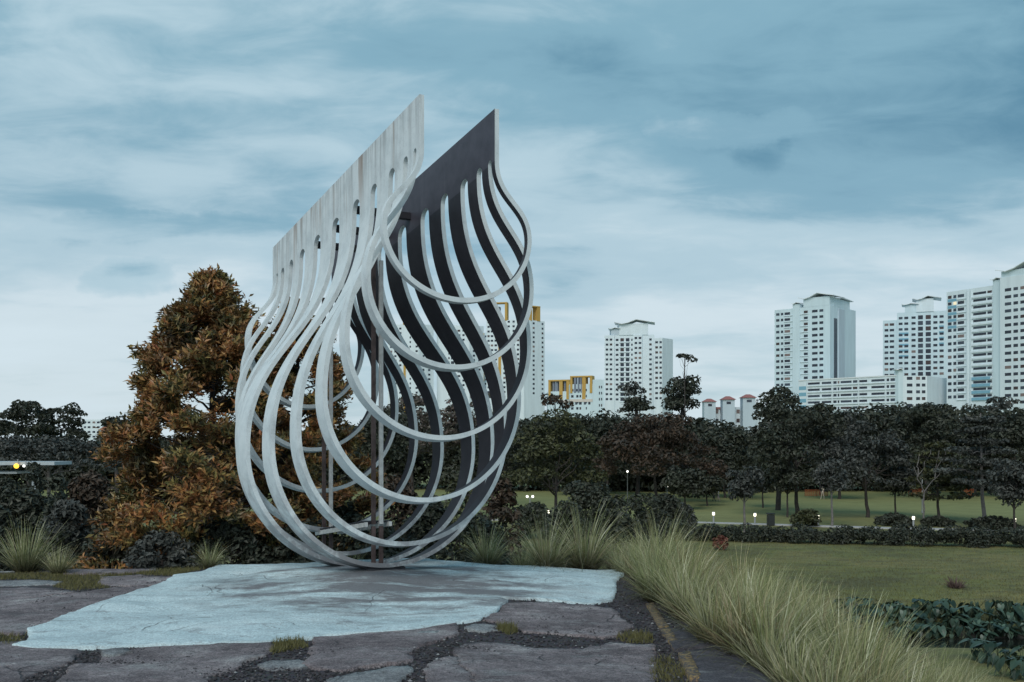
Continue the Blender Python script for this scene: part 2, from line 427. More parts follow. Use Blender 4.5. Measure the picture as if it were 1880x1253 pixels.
def slab(px, mat, th, name='slab', jitter=.05, step=.11, world_pts=None, rel=.022):
    P = [ray(*p) for p in px] if world_pts is None else [Vector((a, b_, 0)) for a, b_ in world_pts]
    if name == 'slab':                          # close the joints a little
        cen = sum(P, Vector()) / len(P); P = [p + (p - cen).normalized() * .035 for p in P]
    out = []
    for i, a in enumerate(P):
        b_ = P[(i + 1) % len(P)]
        n = max(1, int((b_ - a).to_2d().length / .035))
        for k in range(n):
            c = a.lerp(b_, k / n)
            nv = noise.noise_vector(Vector((c.x * 3.1, c.y * 3.1, 3.3))) * jitter * .9 + noise.noise_vector(Vector((c.x * 11, c.y * 11, 8.1))) * jitter * .9 + noise.noise_vector(Vector((c.x * 31, c.y * 31, 1.7))) * jitter * .6
            out.append(Vector((c.x + nv.x, c.y + nv.y)))
    nb = len(out)
    xs = [p.x for p in out]; ys = [p.y for p in out]
    pts = list(out)
    for x in np.arange(min(xs), max(xs), step):
        for y in np.arange(min(ys), max(ys), step):
            if abs(x) < .56 * y + .4: pts.append(Vector((x + random.uniform(-.3, .3) * step, y + random.uniform(-.3, .3) * step)))
    vs, es, fs, *_ = delaunay_2d_cdt(pts, [], [list(range(nb))], 1, 1e-5)
    bm = bmesh.new()
    hv = hill(np.array([v.x for v in vs]), np.array([v.y for v in vs]))
    bv = [bm.verts.new((v.x, v.y, float(hz_) + th + rel * noise.fractal(Vector((v.x * 1.1, v.y * 1.9, th * 50)), .9, 2.1, 4))) for v, hz_ in zip(vs, hv)]
    for f in fs:
        try: bm.faces.new([bv[i] for i in f]).smooth = True
        except ValueError: pass
    loose = [v for v in bm.verts if not v.link_faces]
    bmesh.ops.delete(bm, geom=loose, context='VERTS')
    edge = [e_ for e_ in bm.edges if e_.is_boundary]
    ex = bmesh.ops.extrude_edge_only(bm, edges=edge)
    for v in [g for g in ex['geom'] if isinstance(g, bmesh.types.BMVert)]: v.co.z -= th + .06
    bmesh.ops.recalc_face_normals(bm, faces=bm.faces[:])
    return link(name, mesh_bm(name, bm, mat), ground)
A = lambda pts: [(x / 3.1333, 980 + y / 3.1333) for x, y in pts]
B = lambda pts: [(500 + x / 2.6857, 980 + y / 2.6857) for x, y in pts]
C = lambda pts: [(1100 + x / 2.4103, 950 + y / 2.4103) for x, y in pts]
patch_px = [(24, 1191), (48, 1183), (56, 1173), (51, 1162), (83, 1152), (105, 1141), (160, 1120), (223, 1100), (265, 1084), (297, 1075), (319, 1062), (377, 1052),
            (399, 1042), (424, 1036), (498, 1031), (563, 1029), (649, 1030), (790, 1033), (857, 1037), (939, 1043), (1021, 1046), (1133, 1050), (1146, 1058), (1129, 1071),
            (1133, 1088), (1122, 1105), (1088, 1112), (1021, 1107), (965, 1103), (917, 1101), (932, 1109), (909, 1127), (876, 1142), (835, 1149), (760, 1161), (649, 1170), (574, 1176),
            (495, 1184), (351, 1189), (191, 1193), (64, 1195)]
cp = slab(patch_px, M['patch'], .042, 'cement_patch', .022, .09, rel=.03)
tag(cp, 'smooth pale blue-grey fresh cement poured around the sculpture base')
for pts, mat, th in [
    (A([(-500, 420), (0, 392), (200, 378), (420, 352), (650, 324), (840, 314), (720, 380), (500, 448), (330, 512), (260, 545), (160, 575), (100, 595), (0, 580), (-500, 640)]), 'slab', .034),
    (A([(-500, 330), (0, 322), (150, 308), (300, 324), (420, 344), (200, 370), (0, 386), (-500, 410)]), 'slab', .026),
    (A([(600, 258), (800, 246), (980, 262), (935, 300), (830, 308), (650, 304), (570, 292)]), 'slab', .03),
    (A([(-400, 285), (0, 278), (200, 272), (360, 284), (300, 298), (0, 304), (-400, 312)]), 'slab_light', .03),
    (A([(340, 226), (450, 208), (760, 206), (900, 216), (700, 234), (400, 238)]), 'slab', .03),
    (A([(540, 194), (700, 184), (1050, 191), (1150, 197), (900, 207), (600, 203)]), 'slab', .034),
    (A([(-400, 214), (0, 211), (130, 206), (240, 207), (150, 219), (0, 223), (-400, 228)]), 'slab_light', .03),
    (A([(-300, 650), (0, 640), (150, 640), (420, 640), (440, 702), (380, 762), (250, 802), (150, 842), (90, 900), (-300, 930)]), 'slab', .04),
    (A([(600, 692), (720, 682), (742, 696), (640, 718), (598, 716)]), 'slab_light', .075),
    (A([(440, 764), (560, 752), (640, 700), (700, 640), (1040, 630), (1160, 625), (1540, 610), (1545, 702), (1380, 747), (1370, 782), (1200, 832), (1150, 900), (280, 940), (420, 800)]), 'slab', .036),
    (B([(190, 590), (225, 560), (230, 490), (700, 450), (880, 430), (912, 500), (800, 543), (720, 560), (652, 600), (690, 630), (600, 652), (350, 680), (212, 672), (182, 650), (212, 620)]), 'slab', .042),
    (B([(0, 642), (140, 632), (176, 650), (150, 668), (0, 680), (-60, 662)]), 'slab_light', .03),
    (B([(300, 722), (480, 692), (655, 672), (672, 690), (640, 722), (560, 760), (280, 770)]), 'slab_light', .036),
    (B([(780, 662), (850, 617), (915, 622), (932, 660), (978, 702), (980, 790), (790, 790), (770, 692)]), 'slab', .036),
    (B([(905, 600), (932, 562), (1000, 547), (1100, 552), (1300, 574), (1500, 580), (1580, 566), (1650, 552), (1850, 562), (1872, 590), (1880, 800), (1004, 800), (992, 695), (950, 652), (934, 620)]), 'slab', .045),
    (B([(1165, 350), (1400, 352), (1580, 368), (1680, 378), (1700, 420), (1760, 470), (1700, 508), (1640, 520), (1400, 500), (1230, 485), (1190, 458), (1100, 438), (1040, 433), (1115, 402)]), 'slab', .04),
    (B([(955, 472), (1000, 460), (1100, 464), (1112, 482), (1020, 488)]), 'slab_light', .03),
    (B([(688, 505), (740, 494), (806, 498), (780, 512), (720, 518)]), 'slab_light', .048)]:
    slab(pts, M[mat], th * .62)
# edge of the old road: asphalt pieces and the worn yellow line
slab(C([(440, 730), (370, 606), (560, 594), (642, 644), (745, 735), (800, 800), (450, 800)]), M['asphalt'], .05, 'asphalt_piece', .015)
slab(C([(270, 500), (312, 498), (420, 520), (540, 560), (556, 586), (372, 598), (330, 598)]), M['asphalt'], .03, 'asphalt_piece', .015)
for pts in ([(206, 392), (240, 386), (308, 492), (268, 498)], [(272, 506), (312, 502), (368, 592), (330, 598)], [(348, 622), (400, 614), (452, 735), (402, 735)]):
    q_ = C(pts)
    slab(q_, M['yellow_line'], .056 if pts[0][0] > 340 else .036 if pts[0][0] > 250 else .03, 'yellow_line', .012, .1, rel=.003)

# ------------------------------------------------------------------ the sculpture
D = dict(Xn=-1.1854, th=.5358, L=6.0767, s=1.1762, zt=6.0778, k=-.1596, so=.5558, sq=.1485, sl=-.1128, hb=.47)
T = [0, .0223, .0705, .1436, .2440, .3522, .4877, .6226, .7397, .8326, .9084, .9591, 1]
GAP = [.0145, .024, .035, .039, .047, .052, .052, .046, .034, .027, .016]
W = [1.1033, 1.2485, 1.4049, 1.527, 1.668, 1.82, 1.93, 1.76, 1.6, 1.46, 1.27, 1.10]
ZB = [3.4499, 2.6114, 1.7260, .9382, .3757, .1025, .165, .3963, .8475, 1.5719, 2.3564, 3.1747]
ZC = [4.37, 3.7545, 3.05, 2.42, 2.03, 1.96, 2.02, 2.15, 2.45, 3.05, 3.66, 4.38]
THK = .066
S2 = D['s'] / 2
sculpture = empty('ring_sculpture', (D['Xn'] + math.cos(D['th']) * S2, 13.1 + math.sin(D['th']) * S2, 0), D['th'])
# local frame: x across (left plate -, right plate +), y along the length away from the camera, z up
tag(sculpture, 'tall pale sculpture of twelve drop-shaped rings hung from two slotted plates', 'sculpture')
L = D['L']
def zsh(y): return D['k'] * y
def slot_z(t): return D['zt'] - (D['so'] + D['sl'] * (t - .5) + D['sq'] * (t - .5) ** 2)
LOC = lambda t, u, z: Matrix.Translation(sculpture.location) @ Matrix.Rotation(D['th'], 4, 'Z') @ Vector((u, t * L, z + zsh(t * L)))
band = []
for i in range(12):
    a = T[i] + (GAP[i - 1] / 2 if i > 0 else 0); b_ = T[i + 1] - (GAP[i] / 2 if i < 11 else 0)
    band.append((a * L, b_ * L))
zstart = []
for i in range(12):
    zs = [slot_z(T[j]) - GAP[j - 1] * L * .62 for j in (i, i + 1) if 0 < j < 12]
    zstart.append(sum(zs) / len(zs))
def plate(side):
    """plate with arched slots: outline in (y, z), extruded to its thickness"""
    out = [(0, D['zt']), (0, zstart[0])]
    for i in range(12):
        a, b_ = band[i]
        if i > 0: out.append((a, zstart[i]))
        out.append((b_, zstart[i]))
        if i < 11:
            g = GAP[i] * L; c = T[i + 1] * L; apex = slot_z(T[i + 1])
            n = 12
            for k in range(0, n + 1):
                an = math.pi * k / n
                hgt = apex - (zstart[i] * (1 - k / n) + zstart[i + 1] * k / n)
                base = zstart[i] * (1 - k / n) + zstart[i + 1] * k / n
                y = c - math.cos(an) * g / 2
                if 0 < k < n: out.append((y, base + hgt * math.sin(an) ** .75))
    out = out[1:]                               # lower boundary only, y rising
    xo = side * S2; xi = side * (S2 - THK)
    bm = bmesh.new()
    col = []
    for y, z in out:
        zt_ = D['zt'] + zsh(y)
        col.append([bm.verts.new((xo, y, z + zsh(y))), bm.verts.new((xo, y, zt_)), bm.verts.new((xi, y, zt_)), bm.verts.new((xi, y, z + zsh(y)))])
    for p, q_ in zip(col[:-1], col[1:]):
        if (p[0].co - q_[0].co).length < 1e-6: continue
        for c in range(4):
            bm.faces.new((p[c], p[(c + 1) % 4], q_[(c + 1) % 4], q_[c])).material_index = 1 if c == 2 else 0
    bm.faces.new(col[0]); bm.faces.new(col[-1][::-1])
    bmesh.ops.remove_doubles(bm, verts=bm.verts[:], dist=1e-5)
    bmesh.ops.recalc_face_normals(bm, faces=bm.faces[:])
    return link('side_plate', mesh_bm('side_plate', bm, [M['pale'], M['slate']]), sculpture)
tag(plate(-1), 'plate streaked with rust below its sloping top')
tag(plate(1), 'plate whose dark inner side faces the camera')
def profile(i, n=30):
    s, w, za, zc, zb = S2, W[i], zstart[i], ZC[i], ZB[i]
    h = (za - zc) * (D['hb'] + .02)
    t = np.linspace(0, 1, n)
    bz = lambda p: (1 - t) ** 3 * p[0] + 3 * (1 - t) ** 2 * t * p[1] + 3 * (1 - t) * t * t * p[2] + t ** 3 * p[3]
    u = bz((s, s, w, w)); z = bz((za, za - h, zc + h, zc))
    a = np.linspace(0, np.pi / 2, n + 6)[1:]
    u = np.r_[u, w * np.cos(a)]; z = np.r_[z, zc - (zc - zb) * np.sin(a)]
    return np.r_[u, -u[::-1][1:]], np.r_[z, z[::-1][1:]]
for i in range(12):
    u, z = profile(i)
    du, dz = np.gradient(u), np.gradient(z)
    ln = np.hypot(du, dz); nu, nz = dz / ln, -du / ln        # points to the inside of the drop
    nu[0], nz[0] = -1, 0; nu[-1], nz[-1] = 1, 0
    thk = THK
    ui, zi = u + nu * thk, z + nz * thk
    n = len(u)
    a, b_ = band[i]
    low = np.clip((z[0] - z) / (z[0] - z.min()), 0, 1)
    ya = np.full(n, a); yb = b_ - (b_ - a) * .38 * low * (1 if 1 < i < 10 else .4)
    ring = []
    for uu, yy, zz in ((u, ya, z), (u, yb, z), (ui, yb, zi), (ui, ya, zi)):
        ring.append(np.stack([uu, yy, zz + zsh(yy)], -1))
    V = np.stack(ring, 1).reshape(-1, 3)          # 4 corners per station
    f, mi = [], []
    for k in range(n - 1):
        for c in range(4):
            f.append((k * 4 + c, k * 4 + (c + 1) % 4, (k + 1) * 4 + (c + 1) % 4, (k + 1) * 4 + c)); mi.append(1 if c == 2 else 0)
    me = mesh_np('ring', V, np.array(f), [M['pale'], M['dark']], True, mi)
    bm = bmesh.new(); bm.from_mesh(me)
    bmesh.ops.recalc_face_normals(bm, faces=bm.faces[:]); bm.to_mesh(me); bm.free()
    me.set_sharp_from_angle(angle=R(35))
    link('ring', me, sculpture)
# three beams tie the two plates together
def px_beam(pxr, pyr):
    """beam between the plates through a pixel on the right plate's inner side"""
    th = D['th']; n = Vector((math.cos(th), math.sin(th)))
    p0 = Vector(sculpture.location[:2]) + n * (S2 - THK)
    d = Vector(((pxr - CX) / F, 1.0))
    t = p0.dot(n) / d.dot(n)
    p = Vector(((pxr - CX) / F * t, t, CAMZ - (pyr - HY) / F * t))
    q_ = Matrix.Rotation(-th, 4, 'Z') @ (p - sculpture.location)
    return q_.y, q_.z
for (bx, by) in ((752, 398), (714, 431), (680, 460)):
    y, z = px_beam(bx, by)
    bm = bmesh.new(); box_bm(bm, (0, y, z), (2 * S2 - 2 * THK - .004, .10, .11))
    bmesh.ops.bevel(bm, geom=bm.edges[:], offset=.006, segments=1, affect='EDGES')
    link('cross_beam', mesh_bm('cross_beam', bm, M['beam']), sculpture)
# low plinths under the two lowest rings
for i, ln_ in ((5, .55), (6, .5)):
    a, b_ = band[i]; yc = a + (b_ - a) * .38
    zb = ZB[i] + zsh(yc)
    bm = bmesh.new(); box_bm(bm, (-.02, yc, zb - .12), (.62, (b_ - a) * .62, .30))
    bmesh.ops.bevel(bm, geom=bm.edges[:], offset=.015, segments=2, affect='EDGES')
    link('plinth', mesh_bm('plinth', bm, M['plinth']), sculpture)

# ------------------------------------------------------------------ swing bench hanging inside
swing = empty('swing_bench', sculpture.location, D['th'])
tag(swing, 'bench swing on steel bars hanging inside the rings', 'swing')
y_near, y_far = .445 * L, .80 * L
for yy, zb_, zt_ in ((y_near, -.30, 4.42), (y_far, -.48, 4.1)):
    zseat = .36 if yy == y_near else .07
    for u, mat in ((-.075, 'brown_steel'), (.05, 'white_steel')):
        for z0, z1, mm, nm in ((zseat, zt_, mat, 'hanger_bar'), (zb_, zseat - .03, 'brown_steel', 'lower_bar')):
            bm = bmesh.new(); box_bm(bm, (u, yy, (z0 + z1) / 2), (.062, .05, z1 - z0))
            bmesh.ops.bevel(bm, geom=bm.edges[:], offset=.005, segments=1, affect='EDGES')
            link(nm, mesh_bm(nm, bm, M[mm]), swing)
def lerp(a, b_, t): return a + (b_ - a) * t
bm = bmesh.new()
for u in (-.2, .2):
    rot = Matrix.Rotation(math.atan2(-.29, y_far - y_near), 3, 'X')
    box_bm(bm, (u, (y_near + y_far) / 2, .215), (.05, y_far - y_near + .06, .07), rot)
seat_ = link('seat_rail', mesh_bm('seat_rail', bm, M['white_steel']), swing)
ns = 12
for k in range(ns):
    t = (k + .5) / ns
    bm = bmesh.new(); box_bm(bm, (0, lerp(y_near, y_far, t), lerp(.36, .07, t) + .05), (.46, (y_far - y_near) / ns * .62, .022))
    link('slat', mesh_bm('slat', bm, M['beam']), seat_)
bm = bmesh.new()
vs = [bm.verts.new((x, y, z)) for x in (.07, .09) for y, z in ((y_near + .02, .36), (y_near + .02, .60), (y_near + .20, .36))]
bm.faces.new(vs[:3]); bm.faces.new(vs[3:][::-1])
for k in range(3): bm.faces.new((vs[k], vs[(k + 1) % 3], vs[3 + (k + 1) % 3], vs[3 + k]))
bmesh.ops.recalc_face_normals(bm, faces=bm.faces[:])
link('gusset', mesh_bm('gusset', bm, M['white_steel']), swing)

# ------------------------------------------------------------------ vegetation: materials
def foliage(name, cols, rough=.55, trans=.0, per_object=.13):
    m, nt, b = new_mat(name); q = NB(nt)
    g = q.n('ShaderNodeNewGeometry'); oi = q.n('ShaderNodeObjectInfo')
    v = q.math('FRACT', q.math('ADD', g.outputs['Random Per Island'], q.math('MULTIPLY', oi.outputs['Random'], per_object)))
    k = len(cols)
    c = q.ramp(v, [(i / (k - 1), col) for i, col in enumerate(cols)])
    big = q.noise(q.coord('Object'), .45, 3)
    c = q.mix(q.math('MULTIPLY', q.ramp(big, [(.35, 1.), (.65, 0.)]), .45), c, tuple(x * .45 for x in cols[k // 2]))
    q.l(c, b.inputs['Base Color']); b.inputs['Roughness'].default_value = rough
    b.inputs['Specular IOR Level'].default_value = .35
    if trans:
        t = q.n('ShaderNodeBsdfTranslucent'); q.l(c, t.inputs[0])
        mxs = q.n('ShaderNodeMixShader'); mxs.inputs[0].default_value = trans
        out = nt.nodes['Material Output']
        q.l(b.outputs[0], mxs.inputs[1]); q.l(t.outputs[0], mxs.inputs[2]); q.l(mxs.outputs[0], out.inputs[0])
    return m
def orange_leaf(name, cols, rough, trans):
    m, nt, b = new_mat(name); q = NB(nt)
    g = q.n('ShaderNodeNewGeometry')
    ob = q.coord('Object')
    v = g.outputs['Random Per Island']
    warm = q.ramp(v, [(0., (.09, .06, .03)), (.25, (.26, .125, .05)), (.5, (.50, .235, .08)), (.7, (.34, .12, .055)), (.85, (.64, .40, .14)), (1., (.16, .10, .04))])
    cool = q.ramp(v, [(0., (.045, .05, .026)), (.35, (.11, .11, .04)), (.6, (.36, .28, .09)), (.8, (.17, .16, .06)), (1., (.06, .055, .03))])
    n = q.noise(ob, 2.0, 4, .65)
    c = q.mix(q.ramp(n, [(.42, 0.), (.55, 1.)]), cool, warm)
    n2 = q.noise(q.coord('Object', (1, 1, 1), (5, 3, 1)), 1.1, 3, .6)
    c = q.mix(q.math('MULTIPLY', q.ramp(n2, [(.50, 0.), (.66, 1.)]), .6), c, (.045, .035, .024))
    q.l(c, b.inputs['Base Color']); b.inputs['Roughness'].default_value = rough
    t = q.n('ShaderNodeBsdfTranslucent'); q.l(c, t.inputs[0])
    mxs = q.n('ShaderNodeMixShader'); mxs.inputs[0].default_value = trans
    q.l(b.outputs[0], mxs.inputs[1]); q.l(t.outputs[0], mxs.inputs[2]); q.l(mxs.outputs[0], nt.nodes['Material Output'].inputs[0])
    return m
LF = {
    'dark': foliage('leaves_dark_green', [(.024, .028, .020), (.042, .050, .032), (.066, .072, .050), (.028, .032, .025)]),
    'grey': foliage('leaves_grey_green', [(.032, .036, .033), (.058, .064, .057), (.10, .106, .094), (.040, .044, .041)]),
    'olive': foliage('leaves_olive', [(.028, .032, .020), (.052, .058, .027), (.10, .105, .042), (.034, .038, .024)]),
    'brown': foliage('leaves_russet', [(.032, .028, .022), (.060, .044, .030), (.085, .052, .032), (.038, .036, .026)]),
    'pink': foliage('leaves_pinkish_brown', [(.09, .07, .065), (.14, .105, .095), (.10, .10, .07), (.17, .13, .12)]),
    'orange': orange_leaf('leaves_autumn_orange', [(.06, .055, .028), (.13, .10, .04), (.40, .17, .05), (.19, .09, .035), (.46, .25, .075), (.12, .10, .042), (.34, .125, .05), (.10, .07, .032)], .45, .2),
    'red': foliage('leaves_red', [(.25, .06, .05), (.18, .07, .05), (.09, .06, .04)]),
    'taro': foliage('taro_leaf_green', [(.018, .036, .022), (.036, .066, .042), (.085, .14, .095), (.022, .045, .03), (.13, .20, .145), (.03, .055, .035)], .4, 0, 1.0),
}
M['bark'] = plain('bark_dark', (.055, .046, .042), .9, 0, .4, 5, .4)
M['bark_pale'] = plain('bark_pale_grey', (.17, .155, .15), .9, 0, .35, 6, .4)
# ---- leaf clouds
def leaves_np(Cn, Nn, size, aspect=.5, seed=0, fold=.18, axis_dir=None):
    r = np.random.default_rng(seed)
    n = len(Cn)
    Nn = Nn / (np.linalg.norm(Nn, axis=1)[:, None] + 1e-9)
    if axis_dir is None:
        a = r.normal(size=(n, 3)); a[:, 2] -= .35
    else: a = axis_dir
    a = a - (a * Nn).sum(1)[:, None] * Nn; a /= np.linalg.norm(a, axis=1)[:, None] + 1e-9
    s = np.cross(Nn, a)
    l = (size * r.uniform(.7, 1.35, n))[:, None]
    w = l * aspect
    base = Cn - a * l * .5; tip = Cn + a * l * .5 - Nn * l * .10
    lf = Cn + s * w * .5 + Nn * l * fold * .5 - a * l * .05; rt = Cn - s * w * .5 + Nn * l * fold * .5 - a * l * .05
    V = np.stack([base, rt, tip, lf], 1).reshape(-1, 3)
    return V, np.arange(n * 4).reshape(n, 4)
def sphere_dirs(r, n, zmin=-.35):
    d = r.normal(size=(int(n * 2.2) + 8, 3)); d /= np.linalg.norm(d, axis=1)[:, None]
    return d[d[:, 2] > zmin][:n]
def crown_np(lobes, per, size, seed, aspect=.55, zmin=-.4, shell=.72):
    r = np.random.default_rng(seed); Cs, Ns = [], []
    for (c, rad) in lobes:
        k = max(12, int(per * (rad[0] * rad[1] + rad[2] * rad[0]) / 2))
        d = sphere_dirs(r, k, zmin); k = len(d)
        rr = r.uniform(shell, 1.06, k)[:, None] ** .8
        Cs.append(np.asarray(c) + d * rr * np.asarray(rad)); Ns.append(d / np.asarray(rad) * min(rad) + r.normal(size=(k, 3)) * .5 + np.array([0, 0, .35]))
    return leaves_np(np.concatenate(Cs), np.concatenate(Ns), size, aspect, seed + 1)
def limb(a, b_, r0, r1, r, wob=.12, n=7, sag=0.0):
    a = np.asarray(a, float); b_ = np.asarray(b_, float)
    t = np.linspace(0, 1, n)[:, None]
    ln = np.linalg.norm(b_ - a)
    P = a + (b_ - a) * t + r.normal(size=(n, 3)) * wob * ln * .25 * np.sin(np.pi * t)
    P[:, 2] += (np.sin(np.pi * t) * ln * sag)[:, 0]
    return tube_np(P, np.linspace(r0, r1, n), 6)
def build_tree(seed, h, R0, clear, leaf_size, shape, trunk_r):
    """trunk and crown (numpy mesh data) of a tree of its own size standing on its origin"""
    r = np.random.default_rng(seed); lobes = []
    ch = h - clear
    lobe = {'dome': .27, 'round': .34, 'layer': .26, 'bush': .33, 'tuft': .5}[shape] * min(R0, ch * .9)
    vol = {'dome': 3.4, 'round': 4.2, 'layer': 6.0, 'bush': 5.0, 'tuft': 1.5}[shape]
    nl = int(np.clip(vol * (R0 / lobe) * (max(R0, ch * .55) / lobe), 8, 130))
    for k in range(nl):
        a = r.uniform(0, 2 * np.pi)
        if shape in ('dome', 'tuft'):
            rho = math.sqrt(r.uniform(0, 1)); zz = clear + ch * (.10 + .84 * math.sqrt(max(0, 1 - rho ** 2.4)) * r.uniform(.25, 1.0) ** .6)
            c = (math.cos(a) * rho * R0 * .86, math.sin(a) * rho * R0 * .86, zz - lobe * .3)
            s_ = lobe * r.uniform(.55, 1.15); rad = (s_, s_, s_ * .55)
        elif shape == 'round':
            d = sphere_dirs(r, 1, -.9)[0]; q_ = r.uniform(.35, .82)
            c = (d[0] * R0 * q_, d[1] * R0 * q_, clear + ch * (.5 + .42 * d[2] * q_ / .82))
            s_ = lobe * r.uniform(.6, 1.1); rad = (s_, s_, s_ * .8)
        elif shape == 'layer':
            nt = 7; tier = r.integers(0, nt); tz = clear + ch * (.04 + .92 / nt * tier)
            rr = R0 * (1 - .11 * tier) * math.sqrt(r.uniform(.03, 1)) * (1 + .2 * math.sin(a * 2 + tier * 2.1))
            c = (math.cos(a) * rr, math.sin(a) * rr, tz + .05 * h * rr / R0 + r.uniform(-.1, .1))
            s_ = lobe * r.uniform(.6, 1.1); rad = (s_, s_, s_ * .24)
        else:
            zf = r.uniform(.0, 1); env = math.sqrt(max(.02, 1 - zf ** 2.6)); rho = math.sqrt(r.uniform(.1, 1)) * env
            c = (math.cos(a) * rho * R0 * .85, math.sin(a) * rho * R0 * .85, clear + ch * zf * .9)
            s_ = lobe * r.uniform(.5, 1.05); rad = (s_, s_, s_ * .8)
        lobes.append((c, rad))
    area = leaf_size * leaf_size * .3
    per = (5.4 if shape != 'layer' else 5.0) / area
    crown = crown_np(lobes, per, leaf_size, seed + 5, zmin=-.9 if shape == 'layer' else -.5)
    parts = []
    top = np.array([r.normal() * .03 * R0, r.normal() * .03 * R0, clear + ch * (.45 if shape != 'layer' else .93)])
    tp = np.array([[0, 0, -.6], [0.01 * h, 0, clear * .3], [top[0] * .3, top[1] * .3, clear * .75], [top[0] * .6, top[1] * .6, clear + .2 * (top[2] - clear)], top])
    parts.append(tube_np(tp, [trunk_r * 1.35, trunk_r * 1.05, trunk_r * .9, trunk_r * .75, trunk_r * .25], 8))
    for k in r.choice(nl, min(26 if shape == 'layer' else 12, nl), replace=False):
        c = np.array(lobes[k][0]); t = r.uniform(.2, .95)
        st = tp[2] * (1 - t) + tp[4] * t
        if shape == 'layer': st = np.array([top[0] * .5, top[1] * .5, max(clear * .8, c[2] - .3)])
        parts.append(limb(st, c, trunk_r * .42, trunk_r * .06, r, .15))
    return join_np(parts), crown
SEED = [100]
def put_tree(name, shape, leaf, px, top, bot, hw, Y, label, cat='tree', pale=False, leafpx=7.5, tr=None):
    SEED[0] += 7
    X = (px - CX) / F * Y
    z0 = H(X, Y)
    h = CAMZ - (top - HY) / F * Y - z0
    clear = .15 if bot is None else max(.2, CAMZ - (bot - HY) / F * Y - z0)
    R0 = hw / F * Y
    ls = max(.10, leafpx / F * Y)
    (tv, tf), (cv, cf) = build_tree(SEED[0], h, R0, clear, ls, shape, tr or max(.05, h * .017))
    o = empty(name, (X, Y, z0)); tag(o, label, cat)
    link('trunk', mesh_np('trunk', tv, tf, M['bark_pale' if pale else 'bark'], True), o)
    link('crown', mesh_np('crown', cv, cf, LF[leaf]), o)
    return o
TREES = [
    # the park trees on the right, from the sculpture outwards
    ('dome', 'olive', 1020, 742, 940, 98, 92, 'broad dark tree with yellow-green upper leaves just right of the sculpture'),
    ('dome', 'brown', 1205, 748, 895, 130, 128, 'wide russet-brown tree crown below the white apartment tower'),
    ('round', 'dark', 1252, 677, 765, 44, 178, 'tall round dark tree standing clear against the sky beside the tower'),
    ('tuft', 'dark', 1257, 647, 664, 17, 174, 'thin bare-stemmed tree with a tiny leaf tuft above the round dark tree'),
    ('tuft', 'brown', 1020, 722, 752, 29, 160, 'small umbrella-shaped tree in front of the yellow-framed low block'),
    ('tuft', 'grey', 1154, 697, 730, 25, 164, 'small flat-topped tree in front of the white apartment tower'),
    ('dome', 'dark', 1170, 722, 760, 34, 150, 'sparse dark tree top under the small flat-topped tree'),
    ('dome', 'dark', 1112, 756, 900, 95, 146, 'dark tree filling the back row between the olive and the russet tree'),
    ('dome', 'dark', 1330, 776, 900, 90, 142, 'dark back-row tree below the red-roofed turrets'),
    ('dome', 'dark', 1462, 716, 915, 100, 106, 'large spreading dark tree with a forked trunk on the field'),
    ('dome', 'dark', 1428, 702, 770, 46, 114, 'spiky top of a dark tree in front of the red-roofed turrets'),
    ('round', 'grey', 1540, 745, 900, 66, 138, 'dark grey-green tree behind the large forked tree, below the low white block'),
    ('dome', 'grey', 1592, 752, 918, 82, 104, 'dark tree with a low spreading branch right of the large forked tree'),
    ('dome', 'dark', 1700, 724, 900, 84, 140, 'tallest dark tree below the stepped tower at right'),
    ('round', 'dark', 1790, 735, 900, 62, 146, 'dark back-row tree below the blue-banded block'),
    ('dome', 'dark', 1866, 737, 900, 66, 142, 'dark back-row tree at the right edge of the picture'),
    ('layer', 'olive', 1722, 798, 920, 66, 100, 'tiered green tree with a leaning black trunk'),
    ('layer', 'grey', 1805, 748, 900, 78, 94, 'tall tiered grey-green tree with a straight pale trunk'),
    ('round', 'grey', 1862, 838, 945, 54, 88, 'low rounded grey tree at the right edge above the hedge'),
    ('round', 'grey', 1366, 846, 925, 38, 86, 'slim young tree with a straight thin trunk by the path'),
    ('round', 'dark', 1400, 852, 912, 34, 118, 'slim dark tree between the young path tree and the large forked tree'),
    ('round', 'dark', 1445, 850, 912, 32, 104, 'slim dark tree just left of the forked trunk'),
    ('round', 'grey', 1527, 835, 915, 36, 93, 'slim tree with a pole-like trunk right of the forked trunk'),
    ('round', 'dark', 1643, 850, 915, 42, 106, 'slim dark tree left of the bare tree'),
    ('round', 'dark', 1258, 852, 918, 44, 116, 'slim dark tree left of the two walkers'),
    ('round', 'dark', 1298, 860, 918, 36, 122, 'slim dark tree nearest the two walkers'),
    ('tuft', 'dark', 1655, 736, 768, 28, 150, 'ragged tree top standing out left of the tallest dark tree'),
    ('tuft', 'grey', 1845, 722, 756, 32, 150, 'ragged tree top in front of the tallest white block'),
    ('tuft', 'dark', 1505, 735, 765, 26, 150, 'ragged tree top in front of the long low block'),
    # behind the rings
    ('dome', 'pink', 755, 700, 850, 62, 118, 'pinkish-brown thin-leaved tree seen through the middle of the rings'),
    ('dome', 'pink', 858, 704, 850, 66, 122, 'pinkish-brown tree seen through the rings below the yellow tower'),
    ('dome', 'dark', 905, 745, 900, 78, 104, 'dark tree right behind the edge of the rings'),
    ('round', 'dark', 700, 735, 880, 62, 96, 'dark tree hidden behind the swing bars'),
    # left side
    ('dome', 'dark', 52, 726, 845, 60, 112, 'dark lumpy tree at the left against the sky'),
    ('dome', 'dark', 112, 719, 845, 50, 116, 'taller dark lumpy tree left of the small far block'),
    ('dome', 'dark', -18, 734, 845, 40, 100, 'dark tree cut by the left edge of the picture'),
    ('round', 'dark', 214, 752, 850, 38, 80, 'dark tree half hidden by the orange tree'),
    ('dome', 'grey', 90, 793, 870, 150, 70, 'low wide grey-green tree canopy above the pale bridge'),
]
